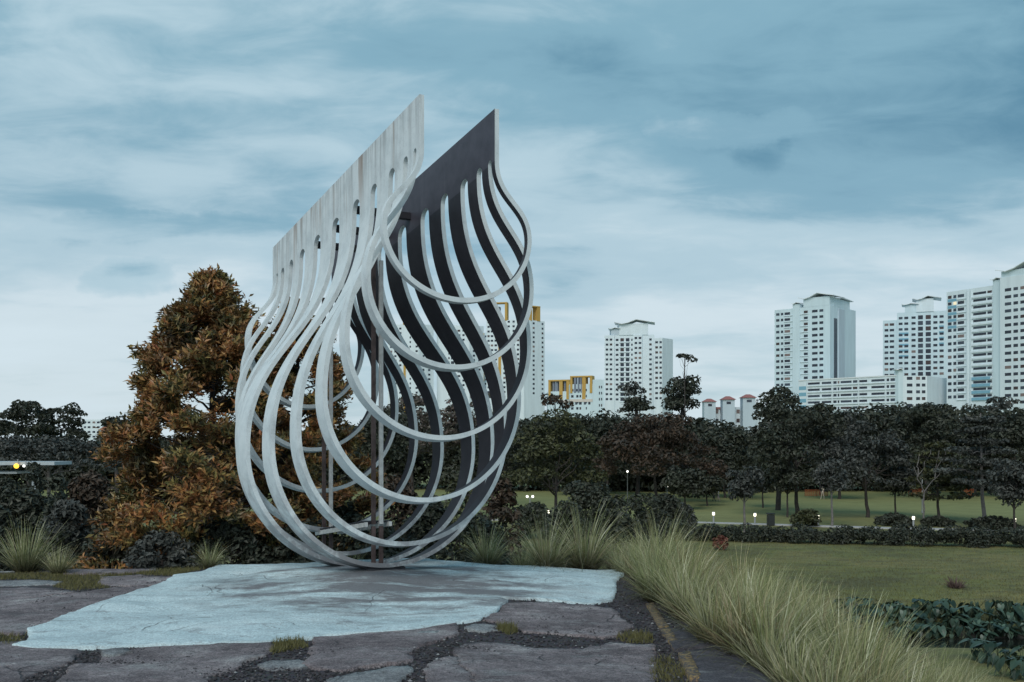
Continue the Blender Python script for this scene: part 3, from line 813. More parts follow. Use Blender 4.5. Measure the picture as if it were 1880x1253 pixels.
for k, leaf, px, top, bot, hw, Y, lab in TREES:
    pl_ = 'pale' in lab or 'pole' in lab or 'slim young' in lab
    put_tree('tree', k, leaf, px, top, bot, hw, Y, lab, 'tree', pl_, tr=.1 if 'slim' in lab or k == 'tuft' else None)
BUSHES = [
    ('dark', 1128, 884, 66, 27, 'large dark leafy bush behind the grass right of the sculpture'),
    ('brown', 920, 856, 56, 34, 'russet-brown bush against the right edge of the rings'),
    ('dark', 1218, 905, 46, 84, 'dark bush on the near side of the path, left of the walkers'),
    ('dark', 1040, 915, 62, 50, 'dark bush below the olive tree'),
    ('olive', 838, 848, 44, 36, 'olive bush seen through the lower right rings'),
    ('dark', 790, 880, 66, 27, 'dark bush seen through the lower middle rings'),
    ('brown', 735, 835, 60, 30, 'brown-leaved bush behind the swing bars'),
    ('dark', 885, 935, 70, 22.5, 'dark bush behind the grass tussock right of the rings'),
    ('dark', 640, 900, 74, 22.5, 'dark bush behind the swing seat'),
    ('dark', 62, 822, 34, 44, 'dark bush rising in front of the pale bridge'),
    ('dark', 108, 848, 46, 40, 'dark bush right of the bridge lamps'),
    ('dark', 0, 868, 70, 48, 'dark bush under the left end of the pale bridge'),
    ('dark', 40, 872, 96, 26, 'dark bush above the grass tussock at the left edge'),
    ('brown', 165, 832, 78, 28, 'bush with brownish top between the bridge and the orange tree'),
    ('grey', 122, 905, 76, 23, 'grey-leaved bush left of the orange tree'),
    ('dark', -135, 872, 95, 26, 'dark bush beyond the left edge of the picture'),
    ('dark', -270, 880, 95, 25, 'outermost dark bush beyond the left edge of the picture'),
    ('dark', -10, 930, 84, 22, 'dark bush at the very left edge'),
    ('dark', 195, 955, 66, 21, 'low dark bush under the left side of the orange tree'),
    ('grey', 300, 975, 72, 19.4, 'low grey bush under the middle of the orange tree'),
    ('dark', 425, 945, 85, 20.2, 'low dark bush left of the lowest rings'),
    ('dark', 555, 955, 84, 20.4, 'low dark bush behind the lowest rings'),
    ('dark', 720, 965, 90, 21, 'low dark bush behind the right swing bars'),
    ('dark', 1075, 878, 66, 74, 'dark bush in the gap between the olive tree and the large leafy bush'),
    ('dark', 975, 922, 46, 80, 'dark bush at the foot of the two-globe lamp post'),
    ('dark', 1180, 900, 56, 64, 'dark bush right of the large leafy bush'),
    ('grey', 1248, 925, 34, 90, 'small grey bush beside the path left of the bollard lamps'),
    ('olive', 1480, 936, 30, 93, 'small shrub at the foot of the forked trunk'),
    ('dark', 1640, 944, 40, 95, 'dark shrub by the path left of the bare tree'),
    ('dark', 1722, 950, 36, 94, 'low dark shrub by the path under the bare tree'),
    ('red', 1322, 984, 15, 72, 'small red-leaved shrub in front of the hedge'),
    ('dark', 1822, 950, 60, 90, 'dark low shrub by the path under the tall tiered tree'),
]
for leaf, px, top, hw, Y, lab in BUSHES:
    put_tree('bush', 'bush', leaf, px, top, None, hw, Y, lab, 'bush', leafpx=7.5 if Y > 40 else 11)

# ---- the orange trees: whorled sprays of pointed leaves
def spray_tree(seed, h, R0, nspray, per, size):
    r = np.random.default_rng(seed)
    tips, dirs = [], []
    nlobe = int(nspray / 54)
    for k in range(nlobe):
        zf = (k + r.uniform(0, 1)) / nlobe; zf = zf ** .95
        env = R0 * (1 - zf ** 2.9) ** .9 * (.84 + .16 * min(1, zf * 8))
        a = k * 2.4 + r.uniform(-.6, .6)
        rho = env * r.uniform(.35, .93) ** .75
        c = np.array([math.cos(a) * rho, math.sin(a) * rho, zf * h * .96 + .1])
        lr = (.22 + .28 * (1 - zf)) * r.uniform(.7, 1.35) * R0 / 2.5
        for j in range(54):
            d = r.normal(size=3); d /= np.linalg.norm(d); d[2] = abs(d[2]) * .8 - .25
            p = c + d * np.array([lr, lr, lr * .62]) * r.uniform(.55, 1.08)
            tips.append(p); dirs.append((math.cos(a) * .8 + d[0] * .7, math.sin(a) * .8 + d[1] * .7, r.uniform(.05, .8) + zf * .7))
        tips.append(c + np.array([0, 0, lr * .8])); dirs.append((math.cos(a) * .3, math.sin(a) * .3, 1))
    for k in range(26):                         # feathery leading shoots
        a = r.uniform(0, 6.28); zf = r.uniform(.55, .95); rr = R0 * (1 - zf ** 2.9) ** .9 * r.uniform(.6, 1.08)
        for j in range(5):
            tips.append(np.array([math.cos(a) * rr, math.sin(a) * rr, zf * h + j * .07])); dirs.append((math.cos(a) * .4, math.sin(a) * .4, 1.2))
    tips = np.array(tips); dirs = np.array(dirs); dirs /= np.linalg.norm(dirs, axis=1)[:, None]
    n = len(tips)
    k = per
    t = np.tile(np.linspace(0, 1, k), n)
    D_ = np.repeat(dirs, k, 0); P = np.repeat(tips, k, 0)
    ref = np.tile(np.array([[0., 0, 1]]), (n * k, 1)); A1 = np.cross(D_, ref); A1 /= np.linalg.norm(A1, axis=1)[:, None] + 1e-6; A2 = np.cross(D_, A1)
    ph = t * k * 2.4 + np.repeat(r.uniform(0, 6.28, n), k)
    out = np.cos(ph)[:, None] * A1 + np.sin(ph)[:, None] * A2
    ax = out * (1 - .55 * t)[:, None] + D_ * (.35 + .75 * t)[:, None]; ax /= np.linalg.norm(ax, axis=1)[:, None]
    c = P + D_ * ((t - .7) * size * 1.9)[:, None] + ax * size * .5
    Nn = np.cross(ax, np.cross(D_, ax) + r.normal(size=(n * k, 3)) * .2) + np.array([0, 0, .15])
    ax = ax + r.normal(size=ax.shape) * .33
    crown = leaves_np(c + r.normal(size=c.shape) * size * .35, Nn, size, .36, seed + 2, .12, ax)
    parts = [tube_np(np.array([[0, 0, -.5], [0, .03, h * .3], [.05, 0, h * .65], [0, 0, h * .96]]), [.13, .10, .06, .012], 7)]
    for q_ in r.choice(n, min(n, 150), replace=False):
        e_ = tips[q_]; s0 = np.array([0, 0, max(.1, e_[2] - .30 * math.hypot(e_[0], e_[1]) - .1)])
        parts.append(limb(s0, e_, .028, .006, r, .1, 5))
    return join_np(parts), crown
def put_spray(px, top, hw, Y, seed, n, label, group=None):
    X = (px - CX) / F * Y; z0 = H(X, Y); h = CAMZ - (top - HY) / F * Y - z0
    (tv, tf), (cv, cf) = spray_tree(seed, h, hw / F * Y, n, 12, .145)
    o = empty('orange_tree', (X, Y, z0)); tag(o, label, 'tree', group)
    link('trunk', mesh_np('orange_trunk', tv, tf, M['bark'], True), o)
    link('crown', mesh_np('orange_crown', cv, cf, LF['orange']), o)
put_spray(386, 496, 226, 21.6, 31, 7600, 'large cone-shaped orange-leaved tree left of the sculpture')
put_spray(545, 548, 165, 22.6, 32, 4200, 'second orange-leaved tree seen through the left rings')

# ---- bare tree
r_ = np.random.default_rng(5)
bt = empty('bare_tree', tuple(ray(1695, 962, Y=97))); bt.location.z = H(bt.location.x, 97)
tag(bt, 'leafless young tree with forked pale branches on the field', 'tree')
link('trunk', mesh_np('bare_trunk', *limb((0, 0, -.2), (.1, 0, 3.0), .09, .07, r_, .05), M['bark_pale'], True), bt)
for (a, b_, r0) in (((.1, 0, 3.0), (-.9, 0, 5.4), .06), ((-.5, 0, 4.4), (-.3, .2, 6.6), .05), ((.1, 0, 3.0), (1.7, 0, 5.0), .06), ((1.1, 0, 4.3), (1.6, .2, 6.9), .05), ((-.45, 0, 4.6), (.8, .2, 7.0), .045), ((1.3, 0, 5.2), (2.3, 0, 7.2), .035)):
    link('branch', mesh_np('bare_branch', *limb(a, b_, r0, .02, r_, .22), M['bark_pale'], True), bt)

# ---- far wood that closes the view behind the single trees
def wood(name, x0, x1, Y, ytop, n, seed, leaf, depth=14, size=.9):
    r = np.random.default_rng(seed); lobes = []
    for k in range(n):
        px = r.uniform(x0, x1); y_ = Y + r.uniform(0, depth)
        tz = CAMZ - (np.interp(px, *zip(*ytop)) - HY) / F * y_ + r.uniform(-1.5, .3)
        s_ = r.uniform(1.6, 3.4)
        z = LAWN + (tz - LAWN - s_ * .5) * r.uniform(0, 1) ** .75
        lobes.append((((px - CX) / F * y_, y_, z), (s_, s_, s_ * .7)))
    return link(name, mesh_np(name, *crown_np(lobes, 11, size, seed + 3, zmin=-.5), LF[leaf]))
tag(wood('far_wood', 930, 2050, 158, [(930, 768), (1100, 758), (1280, 768), (1390, 780), (1430, 750), (1600, 748), (1900, 740)], 1300, 41, 'dark'), 'dark mass of far trees behind the park field', 'wood', kind='stuff')
tag(wood('far_wood', -500, 940, 165, [(-500, 790), (-150, 800), (200, 808), (400, 800), (700, 770), (940, 775)], 1100, 42, 'dark'), 'dark mass of far trees behind the orange tree and the rings', 'wood', kind='stuff')

# ---- hedge along the path
def hedge(name, pa, pb, h, w, label, leaf='dark'):
    r = np.random.default_rng(len(label)); a = np.array(pa); b_ = np.array(pb)
    ln = np.linalg.norm(b_ - a); n = int(ln * 5); lobes = []
    for k in range(n):
        p = a + (b_ - a) * (k + r.uniform(0, 1)) / n
        s_ = r.uniform(.5, .9)
        lobes.append(((p[0], p[1] + r.uniform(-w, w) / 2, H(p[0], p[1]) + r.uniform(.2, h - .35)), (s_, s_, s_ * .7)))
    o = link(name, mesh_np(name, *crown_np(lobes, 330, .24, 3, zmin=-.5), LF[leaf]))
    tag(o, label, 'hedge')
pa, pb = ray(1230, 992, z=LAWN), ray(2000, 1006, z=LAWN)
hedge('hedge', (pa.x, pa.y), (pb.x, pb.y), 1.35, 2.0, 'long dark low hedge along the near side of the path')

# ------------------------------------------------------------------ grasses
def grass_mat(name, base, mids, tip_h):
    m, nt, b = new_mat(name); q = NB(nt)
    g = q.n('ShaderNodeNewGeometry'); oi = q.n('ShaderNodeObjectInfo')
    v = q.math('FRACT', q.math('ADD', g.outputs['Random Per Island'], q.math('MULTIPLY', oi.outputs['Random'], .0)))
    c = q.ramp(v, [(i / (len(mids) - 1), k) for i, k in enumerate(mids)])
    c = q.mix(1.0, c, q.ramp(oi.outputs['Random'], [(0., (.70, .78, .62)), (.35, (1., 1., .95)), (.7, (1.02, 1., .95)), (1., (.90, .78, .68))]), 'MULTIPLY')
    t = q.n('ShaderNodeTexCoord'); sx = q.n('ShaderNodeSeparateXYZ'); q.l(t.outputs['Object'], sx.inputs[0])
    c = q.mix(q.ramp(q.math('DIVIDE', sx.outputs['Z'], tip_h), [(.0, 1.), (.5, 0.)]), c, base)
    q.l(c, b.inputs['Base Color']); b.inputs['Roughness'].default_value = .6
    tl = q.n('ShaderNodeBsdfTranslucent'); q.l(c, tl.inputs[0])
    mxs = q.n('ShaderNodeMixShader'); mxs.inputs[0].default_value = .25
    q.l(b.outputs[0], mxs.inputs[1]); q.l(tl.outputs[0], mxs.inputs[2]); q.l(mxs.outputs[0], nt.nodes['Material Output'].inputs[0])
    return m
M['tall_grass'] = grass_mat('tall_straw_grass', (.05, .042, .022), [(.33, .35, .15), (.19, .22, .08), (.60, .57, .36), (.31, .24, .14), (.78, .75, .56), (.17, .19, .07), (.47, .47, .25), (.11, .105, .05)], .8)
M['short_grass'] = grass_mat('short_dry_grass', (.15, .14, .05), [(.15, .15, .05), (.24, .19, .085), (.11, .11, .04), (.27, .18, .09)], -5.0)
def blades_np(n, seed, base_r, l0, l1, lean0, lean1, width, wind=(.18, 0), seg=6, droop=.9):
    r = np.random.default_rng(seed)
    a = r.uniform(0, 2 * np.pi, n); br = base_r * np.sqrt(r.uniform(0, 1, n))
    P0 = np.stack([np.cos(a) * br, np.sin(a) * br, np.full(n, -.03)], -1)
    a2 = a + r.normal(size=n) * .5
    ln = r.uniform(l0, l1, n); lean = r.uniform(lean0, lean1, n)
    t = np.linspace(0, 1, seg + 1)
    ang = lean[:, None] + droop * r.uniform(.3, 1.1, n)[:, None] * t[None] ** 1.7 * (.4 + lean[:, None])
    dr = np.sin(ang); dz = np.cos(ang)
    st = ln[:, None] / seg
    rad = np.concatenate([np.zeros((n, 1)), np.cumsum((dr * st)[:, :-1], 1)], 1); zz = np.concatenate([np.zeros((n, 1)), np.cumsum((dz * st)[:, :-1], 1)], 1)
    P = P0[:, None] + np.stack([np.cos(a2)[:, None] * rad + wind[0] * ln[:, None] * t ** 2, np.sin(a2)[:, None] * rad + wind[1] * ln[:, None] * t ** 2, zz], -1)
    sd_ = r.uniform(0, 2 * np.pi, n); side = np.stack([np.cos(sd_), np.sin(sd_), np.zeros(n)], -1)
    w = width * (1 - t ** 1.5 * .9)[None, :, None] * r.uniform(.7, 1.3, n)[:, None, None] * .5
    Lf = P + side[:, None] * w; Rt = P - side[:, None] * w
    V = np.stack([Lf, Rt], 2).reshape(n, -1, 3)
    k = (seg + 1) * 2
    f = np.array([(2 * i, 2 * i + 1, 2 * i + 3, 2 * i + 2) for i in range(seg)])
    Fc = (np.arange(n)[:, None, None] * k + f[None]).reshape(-1, 4)
    return V.reshape(-1, 3), Fc
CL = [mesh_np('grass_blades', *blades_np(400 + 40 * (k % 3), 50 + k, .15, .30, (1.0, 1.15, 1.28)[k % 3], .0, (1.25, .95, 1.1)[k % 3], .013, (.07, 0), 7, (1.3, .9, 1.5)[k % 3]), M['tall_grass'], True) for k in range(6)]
def clump(px=None, py=None, Y=None, xy=None, sc=1.0, label='', group=None, k=None):
    if xy is None:
        if Y is None: p = ray(px, py)
        else: p = Vector(((px - CX) / F * Y, Y, 0))
        xy = (p.x, p.y)
    o = link('grass_tussock', CL[random.randrange(6) if k is None else k])
    o.location = (xy[0], xy[1], H(*xy)); o.rotation_euler = (0, 0, random.uniform(-.5, .5)); o.scale = (sc, sc, sc * random.uniform(.92, 1.08))
    tag(o, label, 'grass tussock', group)
for px, Y, sc, lab in [
    (48, 17.6, .95, 'largest straw-coloured grass tussock at the left edge of the hilltop'),
    (108, 17.2, .52, 'small pale tussock right of the largest left tussock'),
    (385, 17.4, .46, 'low arching tussock beside the left end of the cement'),
    (640, 19.3, .66, 'tussock seen between the swing bars'),
    (895, 17.4, .72, 'tussock just right of the lowest rings'),
    (962, 18.3, .62, 'half-hidden tussock between the two tussocks behind the cement'),
    (1005, 17.4, .95, 'broad arching tussock behind the right part of the cement'),
    (1075, 17.6, 1.08, 'upright bright tussock behind the right end of the cement')]:
    clump(px, Y=Y, sc=sc, label=lab)
pts_ = []
tries = 0
while len(pts_) < 150 and tries < 9000:
    tries += 1
    y = random.uniform(8.2, 21.5); x = random.uniform(1.75, 11.5)
    edge = np.interp(y, [8, 10, 12, 14, 16.5, 18, 22], [2.35, 2.2, 2.0, 1.9, 1.85, 1.4, 1.0])
    if x < edge + .12: continue
    p_x = CX + F * x / y
    if p_x > 2050: continue
    if y > 17.5 and x > 8: continue
    md = .50 if x < edge + 2.2 else .66
    if any((x - a) ** 2 + (y - b_) ** 2 < md * md for a, b_ in pts_): continue
    pts_.append((x, y))
for x, y in pts_:
    clump(xy=(x, y), sc=random.uniform(.6, 1.08) * (1 if x < 4 else .85), label=('straw-green tussock of the tall grass nearest the camera beside the asphalt edge' if y < 11.5 else 'straw-green tussock midway along the grassy edge right of the yellow line' if y < 15 else 'straw-green tussock at the far end of the grassy edge by the cement corner') if x < 4.2 else 'straw-green tussock down the bank towards the taro plants', group='tussocks down the bank' if x >= 4.2 else 'near tussocks of the grassy edge' if y < 11.5 else 'middle tussocks of the grassy edge' if y < 15 else 'far tussocks of the grassy edge')
def turf(polys, n, seed, h0, h1, name, label, width=.009):
    """short grass scattered inside picture-traced ground polygons"""
    r = np.random.default_rng(seed); parts = []
    for px in polys:
        P = np.array([tuple(ray(*p).to_2d()) for p in px]); lo, hi = P.min(0), P.max(0)
        q_ = r.uniform(0, 1, (n, 2)) * (hi - lo) + lo
        inside = np.zeros(n, bool); j = len(P) - 1
        for i in range(len(P)):
            c_ = ((P[i, 1] > q_[:, 1]) != (P[j, 1] > q_[:, 1])) & (q_[:, 0] < (P[j, 0] - P[i, 0]) * (q_[:, 1] - P[i, 1]) / (P[j, 1] - P[i, 1] + 1e-9) + P[i, 0])
            inside ^= c_; j = i
        q_ = q_[inside]
        V, f = blades_np(len(q_), seed, .0, h0, h1, .0, .9, width, (0, 0), 3)
        z = hill(q_[:, 0], q_[:, 1]) + .03
        V = V + np.repeat(np.column_stack([q_, z]), 8, 0)
        parts.append((V, f))
    o = link(name, mesh_np(name, *join_np(parts), M['short_grass'], True)); tag(o, label, 'grass', kind='stuff')
turf([A([(-200, 235), (0, 238), (250, 228), (420, 238), (700, 236), (1000, 206), (1190, 204), (1010, 246), (820, 240), (620, 258), (560, 290), (640, 318), (420, 330), (300, 305), (370, 285), (200, 265), (0, 268), (-200, 272)])], 16000, 61, .03, .08, 'short_grass', 'strip of short yellowish grass between the slabs at left')
turf([A([(1545, 655), (1600, 630), (1720, 612), (1745, 630), (1640, 680), (1560, 700)]), A([(-100, 590), (40, 590), (150, 600), (140, 630), (60, 655), (-100, 660)]), B([(1110, 455), (1180, 452), (1220, 490), (1160, 500), (1105, 480)]), B([(1690, 520), (1760, 490), (1870, 500), (1880, 545), (1760, 545)]),
      C([(225, 640), (300, 622), (360, 660), (400, 735), (220, 740)]), B([(0, 540), (150, 530), (190, 560), (60, 590), (0, 590)])], 800, 62, .02, .10, 'grass_tufts', 'small tufts of dry grass in the cracks between the slabs')
# lawn blades: give the nearer lower lawn a real nap
r_ = np.random.default_rng(64)
n_ = 60000
yy = 1 / r_.uniform(1 / 84, 1 / 44, n_); xx = (r_.uniform(1080, 1950, n_) - CX) / F * yy
V, f = blades_np(n_, 65, 0, .05, .16, 0, .9, .035, (0, 0), 2)
V += np.repeat(np.column_stack([xx, yy, hill(xx, yy)]), 6, 0)
def lawn_blade_mat():
    m, nt, b = new_mat('lawn_blades'); q = NB(nt)
    w = q.world(); sx = q.n('ShaderNodeSeparateXYZ'); q.l(w, sx.inputs[0])
    c, _, _ = lawn_color(q, sx, w); g = q.n('ShaderNodeNewGeometry')
    c = q.mix(1.0, c, q.ramp(g.outputs['Random Per Island'], [(0., (.7, .7, .7)), (1., (1.35, 1.35, 1.35))]), 'MULTIPLY')
    q.l(c, b.inputs['Base Color']); b.inputs['Roughness'].default_value = .8
    return m
M['lawn_blades'] = lawn_blade_mat()
tag(link('lawn_grass', mesh_np('lawn_grass', V, f, M['lawn_blades'], True)), 'mown olive-green grass of the lower lawn', 'grass', kind='stuff')

# ---- gravel between the slabs
def gravel(n, seed):
    r = np.random.default_rng(seed)
    oc = np.array([(1, 0, 0), (-1, 0, 0), (0, 1, 0), (0, -1, 0), (0, 0, 1), (0, 0, -1)], float)
    of = np.array([(0, 2, 4), (2, 1, 4), (1, 3, 4), (3, 0, 4), (2, 0, 5), (1, 2, 5), (3, 1, 5), (0, 3, 5)])
    y = 1 / r.uniform(1 / 16.5, 1 / 8, n); x = r.uniform(-5.2, 2.4, n) * np.clip(y / 9, .8, 1.3)
    x = np.minimum(x, 2.35)
    s = r.uniform(.005, .015, n) * r.uniform(.6, 1.6, n)
    V = oc[None] * s[:, None, None] * r.uniform(.55, 1.25, (n, 6, 1)) * np.array([1.2, 1.2, .8])
    an = r.uniform(0, 6.28, n); c, s_ = np.cos(an)[:, None], np.sin(an)[:, None]
    V = np.stack([V[..., 0] * c - V[..., 1] * s_, V[..., 0] * s_ + V[..., 1] * c, V[..., 2]], -1)
    V += np.column_stack([x, y, hill(x, y) + s * .4 + .004])[:, None]
    return V.reshape(-1, 3), (np.arange(n)[:, None, None] * 6 + of[None]).reshape(-1, 3)
def gravel_mat():
    m, nt, b = new_mat('gravel_stones'); q = NB(nt)
    g = q.n('ShaderNodeNewGeometry')
    q.l(q.ramp(g.outputs['Random Per Island'], [(0., (.02, .018, .02)), (.6, (.05, .044, .048)), (.94, (.10, .09, .096)), (1., (.34, .34, .34))]), b.inputs['Base Color'])
    b.inputs['Roughness'].default_value = .85
    return m
tag(link('gravel', mesh_np('gravel', *gravel(42000, 71), gravel_mat())), 'dark crumbled gravel in the gaps between the slabs', 'gravel', kind='stuff')

# ------------------------------------------------------------------ stream and taro
def water_mat():
    m, nt, b = new_mat('dark_stream_water'); q = NB(nt)
    b.inputs['Base Color'].default_value = (.012, .014, .012, 1); b.inputs['Roughness'].default_value = .12
    q.l(q.bump(q.noise(q.world(), 3, 3), .25, .05), b.inputs['Normal'])
    return m
xs = np.linspace(9, 60, 30); V = []
for x in xs:
    for s_ in (-3.4, 3.4): V.append((x, 41.5 + (x - 20) * -.10 + s_, LAWN - .72))
f = np.array([(2 * i, 2 * i + 2, 2 * i + 3, 2 * i + 1) for i in range(len(xs) - 1)])
tag(link('stream', mesh_np('stream', np.array(V), f, water_mat())), kind='structure')
def taro_leaf(L_):
    pts = [(0, 0), (.16, -.17), (.33, -.16), (.40, .05), (.36, .32), (.22, .62), (0, .92)]
    out = [(x, y, .16 * x) for x, y in pts] + [(-x, y, .16 * x) for x, y in pts[1:-1][::-1]]
    V = np.array(out) * L_
    V[:, 2] -= .18 * (V[:, 1] / L_) ** 2 * L_
    n = len(V); mid = np.array([[0, .3 * L_, 0]])
    V = np.concatenate([V, mid])
    return V, np.array([(i, (i + 1) % n, n) for i in range(n)])
M['stalk'] = plain('taro_stalk', (.10, .12, .07), .6)
TLEAF = [mesh_np('taro_leaf', *taro_leaf(.55), LF['taro'])]
TARO = []
for k in range(4):
    r_ = np.random.default_rng(80 + k); lv, st = [], []
    for j in range(9):
        a = r_.uniform(0, 6.28); h_ = r_.uniform(.25, 1.0); rad = r_.uniform(.15, .5)
        til = r_.uniform(.1, 1.5)
        c = np.array([math.cos(a) * rad, math.sin(a) * rad, h_])
        lv.append((tuple(c), (Matrix.Rotation(a - math.pi / 2, 3, 'Z') @ Matrix.Rotation(-til, 3, 'X')).to_euler(), r_.uniform(.78, 1.25)))
        st.append(limb((0, 0, -.1), c, .018, .01, r_, .1, 4))
    TARO.append((lv, mesh_np('taro_stalks', *join_np(st), M['stalk'], True)))
def taro(x, y, z, sc, label, group):
    o = empty('taro_plant', (x, y, z), random.uniform(0, 6.28)); o.scale = (sc, sc, sc); tag(o, label, 'plant', group)
    lv, st = random.choice(TARO); link('stalk', st, o)
    for c, eu, ls in lv:
        l_ = link('leaf', TLEAF[0], o); l_.location = c; l_.rotation_euler = eu; l_.scale = (ls, ls, ls)
for k in range(120):
    px = 1535 + 390 * (k / 120) + random.uniform(-8, 8); Y = random.uniform(43.2, 46.8)
    x = (px - CX) / F * Y; yb = 41.5 + (x - 20) * -.10 + random.uniform(1.6, 4.2)
    x = (px - CX) / F * yb
    taro(x, yb, H(x, yb) + .05, random.uniform(.45, .8), 'heart-leaved taro plant in the dense row along the far bank of the stream', 'taro on the far bank')
for px, Y in ((1790, 35.5), (1812, 35), (1835, 35.2), (1858, 34.6), (1880, 34.2), (1872, 32.5), (1840, 32.8), (1895, 33.5), (1905, 32)):
    x = (px - CX) / F * Y
    taro(x, Y, H(x, Y) + .05, random.uniform(.55, .8), 'heart-leaved taro plant on the near bank at the lower right', 'taro on the near bank')
p = ray(1755, 1080)
dead = link('dry_shrub', mesh_np('dry_shrub', *blades_np(220, 90, .25, .25, .75, .1, 1.1, .045, (0, 0)), plain('dry_brown_twigs', (.12, .075, .065), .8)))
dead.location = p; tag(dead, 'small dry reddish-brown shrub standing alone on the lower lawn', 'shrub')

# ------------------------------------------------------------------ path, lamps and small things of the park
M['path'] = plain('pale_path_concrete', (.42, .41, .40), .9, 0, .2, 2)
pl = [ray(px, py, z=LAWN) for px, py in ((880, 957), (1130, 958), (1400, 964), (1650, 970), (1900, 976), (2050, 979))]
V = []
for p in pl:
    for s_ in (0, 1.5): V.append((p.x, p.y + s_, H(p.x, p.y + s_) + .07))
for p in pl:
    for s_ in (0, 1.5): V.append((p.x, p.y + s_, H(p.x, p.y) - .15))
k = len(pl) * 2
f = [(2 * i, 2 * i + 2, 2 * i + 3, 2 * i + 1) for i in range(len(pl) - 1)] + [(2 * i, k + 2 * i, k + 2 * i + 2, 2 * i + 2) for i in range(len(pl) - 1)]
tag(link('path', mesh_np('path', np.array(V), np.array(f), M['path'])), kind='structure')
M['lamp_body'] = plain('bollard_grey_metal', (.34, .35, .36), .5, .2)
M['lamp_glow'] = emit('lamp_glow', (1.0, .93, .72), 2.2)
M['globe_glow'] = emit('globe_glow', (1.0, .97, .88), 2.4)
def lathe(bm, prof, n=12, mi=0):
    rings = [[bm.verts.new((math.cos(2 * math.pi * k / n) * r0, math.sin(2 * math.pi * k / n) * r0, z)) for k in range(n)] for r0, z in prof]
    for a, b_ in zip(rings[:-1], rings[1:]):
        for k in range(n): bm.faces.new((a[k], a[(k + 1) % n], b_[(k + 1) % n], b_[k])).material_index = mi
    bm.faces.new(rings[0][::-1]); bm.faces.new(rings[-1])
bm = bmesh.new(); lathe(bm, [(.13, 0), (.13, .05), (.085, .07), (.085, .74)]); post_me = mesh_bm('bollard_post', bm, M['lamp_body'])
bm = bmesh.new(); lathe(bm, [(.10, .74), (.12, .80), (.12, .96), (.09, 1.0)]); head_me = mesh_bm('bollard_head', bm, M['lamp_glow'])
bm = bmesh.new(); lathe(bm, [(.14, 1.0), (.14, 1.03), (.04, 1.06)]); cap_me = mesh_bm('bollard_cap', bm, M['lamp_body'])
for px, Y, lab in ((1007, 98, 'lit bollard lamp below the olive tree right of the sculpture'), (1310, 96, 'lit bollard lamp left of the young path tree'), (1386, 95, 'lit bollard lamp between the young path tree and the litter bin'),
                   (1502, 93, 'lit bollard lamp right of the forked trunk'), (1677, 92, 'lit bollard lamp beside the dark shrub'), (1863, 89, 'lit bollard lamp nearest the right edge of the picture')):
    x = (px - CX) / F * Y
    o = empty('bollard_lamp', (x, Y, H(x, Y))); o.scale = (1, 1, 1.05); tag(o, lab, 'lamp', 'bollard lamps along the path')
    link('post', post_me, o); link('lamp_head', head_me, o); link('cap', cap_me, o)
def globe_post(px, py, Y, heads, label):
    x = (px - CX) / F * Y; z0 = H(x, Y); zt = CAMZ - (py - HY) / F * Y
    o = empty('lamp_post', (x, Y, z0)); tag(o, label, 'lamp')
    bm = bmesh.new(); lathe(bm, [(.10, 0), (.06, .3), (.05, zt - z0 - .1)]); link('post', mesh_bm('lamp_post_pole', bm, M['lamp_body']), o)
    for dx in heads:
        if len(heads) > 1:
            bm = bmesh.new(); box_bm(bm, (dx / 2, 0, zt - z0 - .16), (abs(dx), .05, .05)); link('arm', mesh_bm('arm', bm, M['lamp_body']), o)
        bm = bmesh.new(); bmesh.ops.create_icosphere(bm, subdivisions=2, radius=.13); bmesh.ops.translate(bm, verts=bm.verts, vec=(dx, 0, zt - z0))
        link('globe', mesh_bm('globe', bm, M['globe_glow']), o)
globe_post(973, 912, 104, (-.28, .28), 'lamp post with two lit globes right of the rings')
globe_post(1693, 878, 110, (0,), 'lamp post with one lit globe behind the bare tree')
globe_post(1225, 893, 128, (0,), 'lamp post with one lit globe under the russet tree')
globe_post(1152, 866, 130, (0,), 'lamp post with one lit globe left of the russet tree')
# litter bin
x, Y = (1415 - CX) / F * 94, 94
o = empty('litter_bin', (x, Y, H(x, Y))); tag(o, 'dark square litter bin by the path', 'bin')
M['bin'] = plain('bin_dark_green', (.02, .024, .024), .5)
bm = bmesh.new(); box_bm(bm, (0, 0, .5), (.62, .62, 1.0)); bmesh.ops.bevel(bm, geom=bm.edges[:], offset=.04, segments=2, affect='EDGES'); link('body', mesh_bm('bin_body', bm, M['bin']), o)
bm = bmesh.new(); box_bm(bm, (0, 0, 1.10), (.72, .72, .10)); bmesh.ops.bevel(bm, geom=bm.edges[:], offset=.03, segments=2, affect='EDGES'); link('lid', mesh_bm('bin_lid', bm, M['bin']), o)
# orange safety netting on stakes at the far side of the field
M['orange_net'] = plain('orange_netting', (.40, .10, .035), .8)
for pxa, pxb, lab in ((1478, 1520, 'orange netting fence behind the forked trunk'), (1668, 1700, 'orange netting fence behind the bare tree'), (1768, 1790, 'orange netting fence right of the tiered green tree')):
    Y = 146; xa, xb = (pxa - CX) / F * Y, (pxb - CX) / F * Y
    o = empty('netting_fence', ((xa + xb) / 2, Y, H(xa, Y))); tag(o, lab, 'fence')
    bm = bmesh.new(); w_ = (xb - xa)
    for zz in np.arange(.1, 1.0, .12): box_bm(bm, (0, 0, zz), (w_, .015, .05))
    for xx_ in np.arange(-w_ / 2, w_ / 2, .3): box_bm(bm, (xx_, .012, .52), (.04, .01, .95))
    link('net', mesh_bm('net', bm, M['orange_net']), o)
    for xx_ in (-w_ / 2, 0, w_ / 2):
        bm = bmesh.new(); box_bm(bm, (xx_, .05, .55), (.06, .06, 1.2)); link('stake', mesh_bm('stake', bm, M['bark']), o)

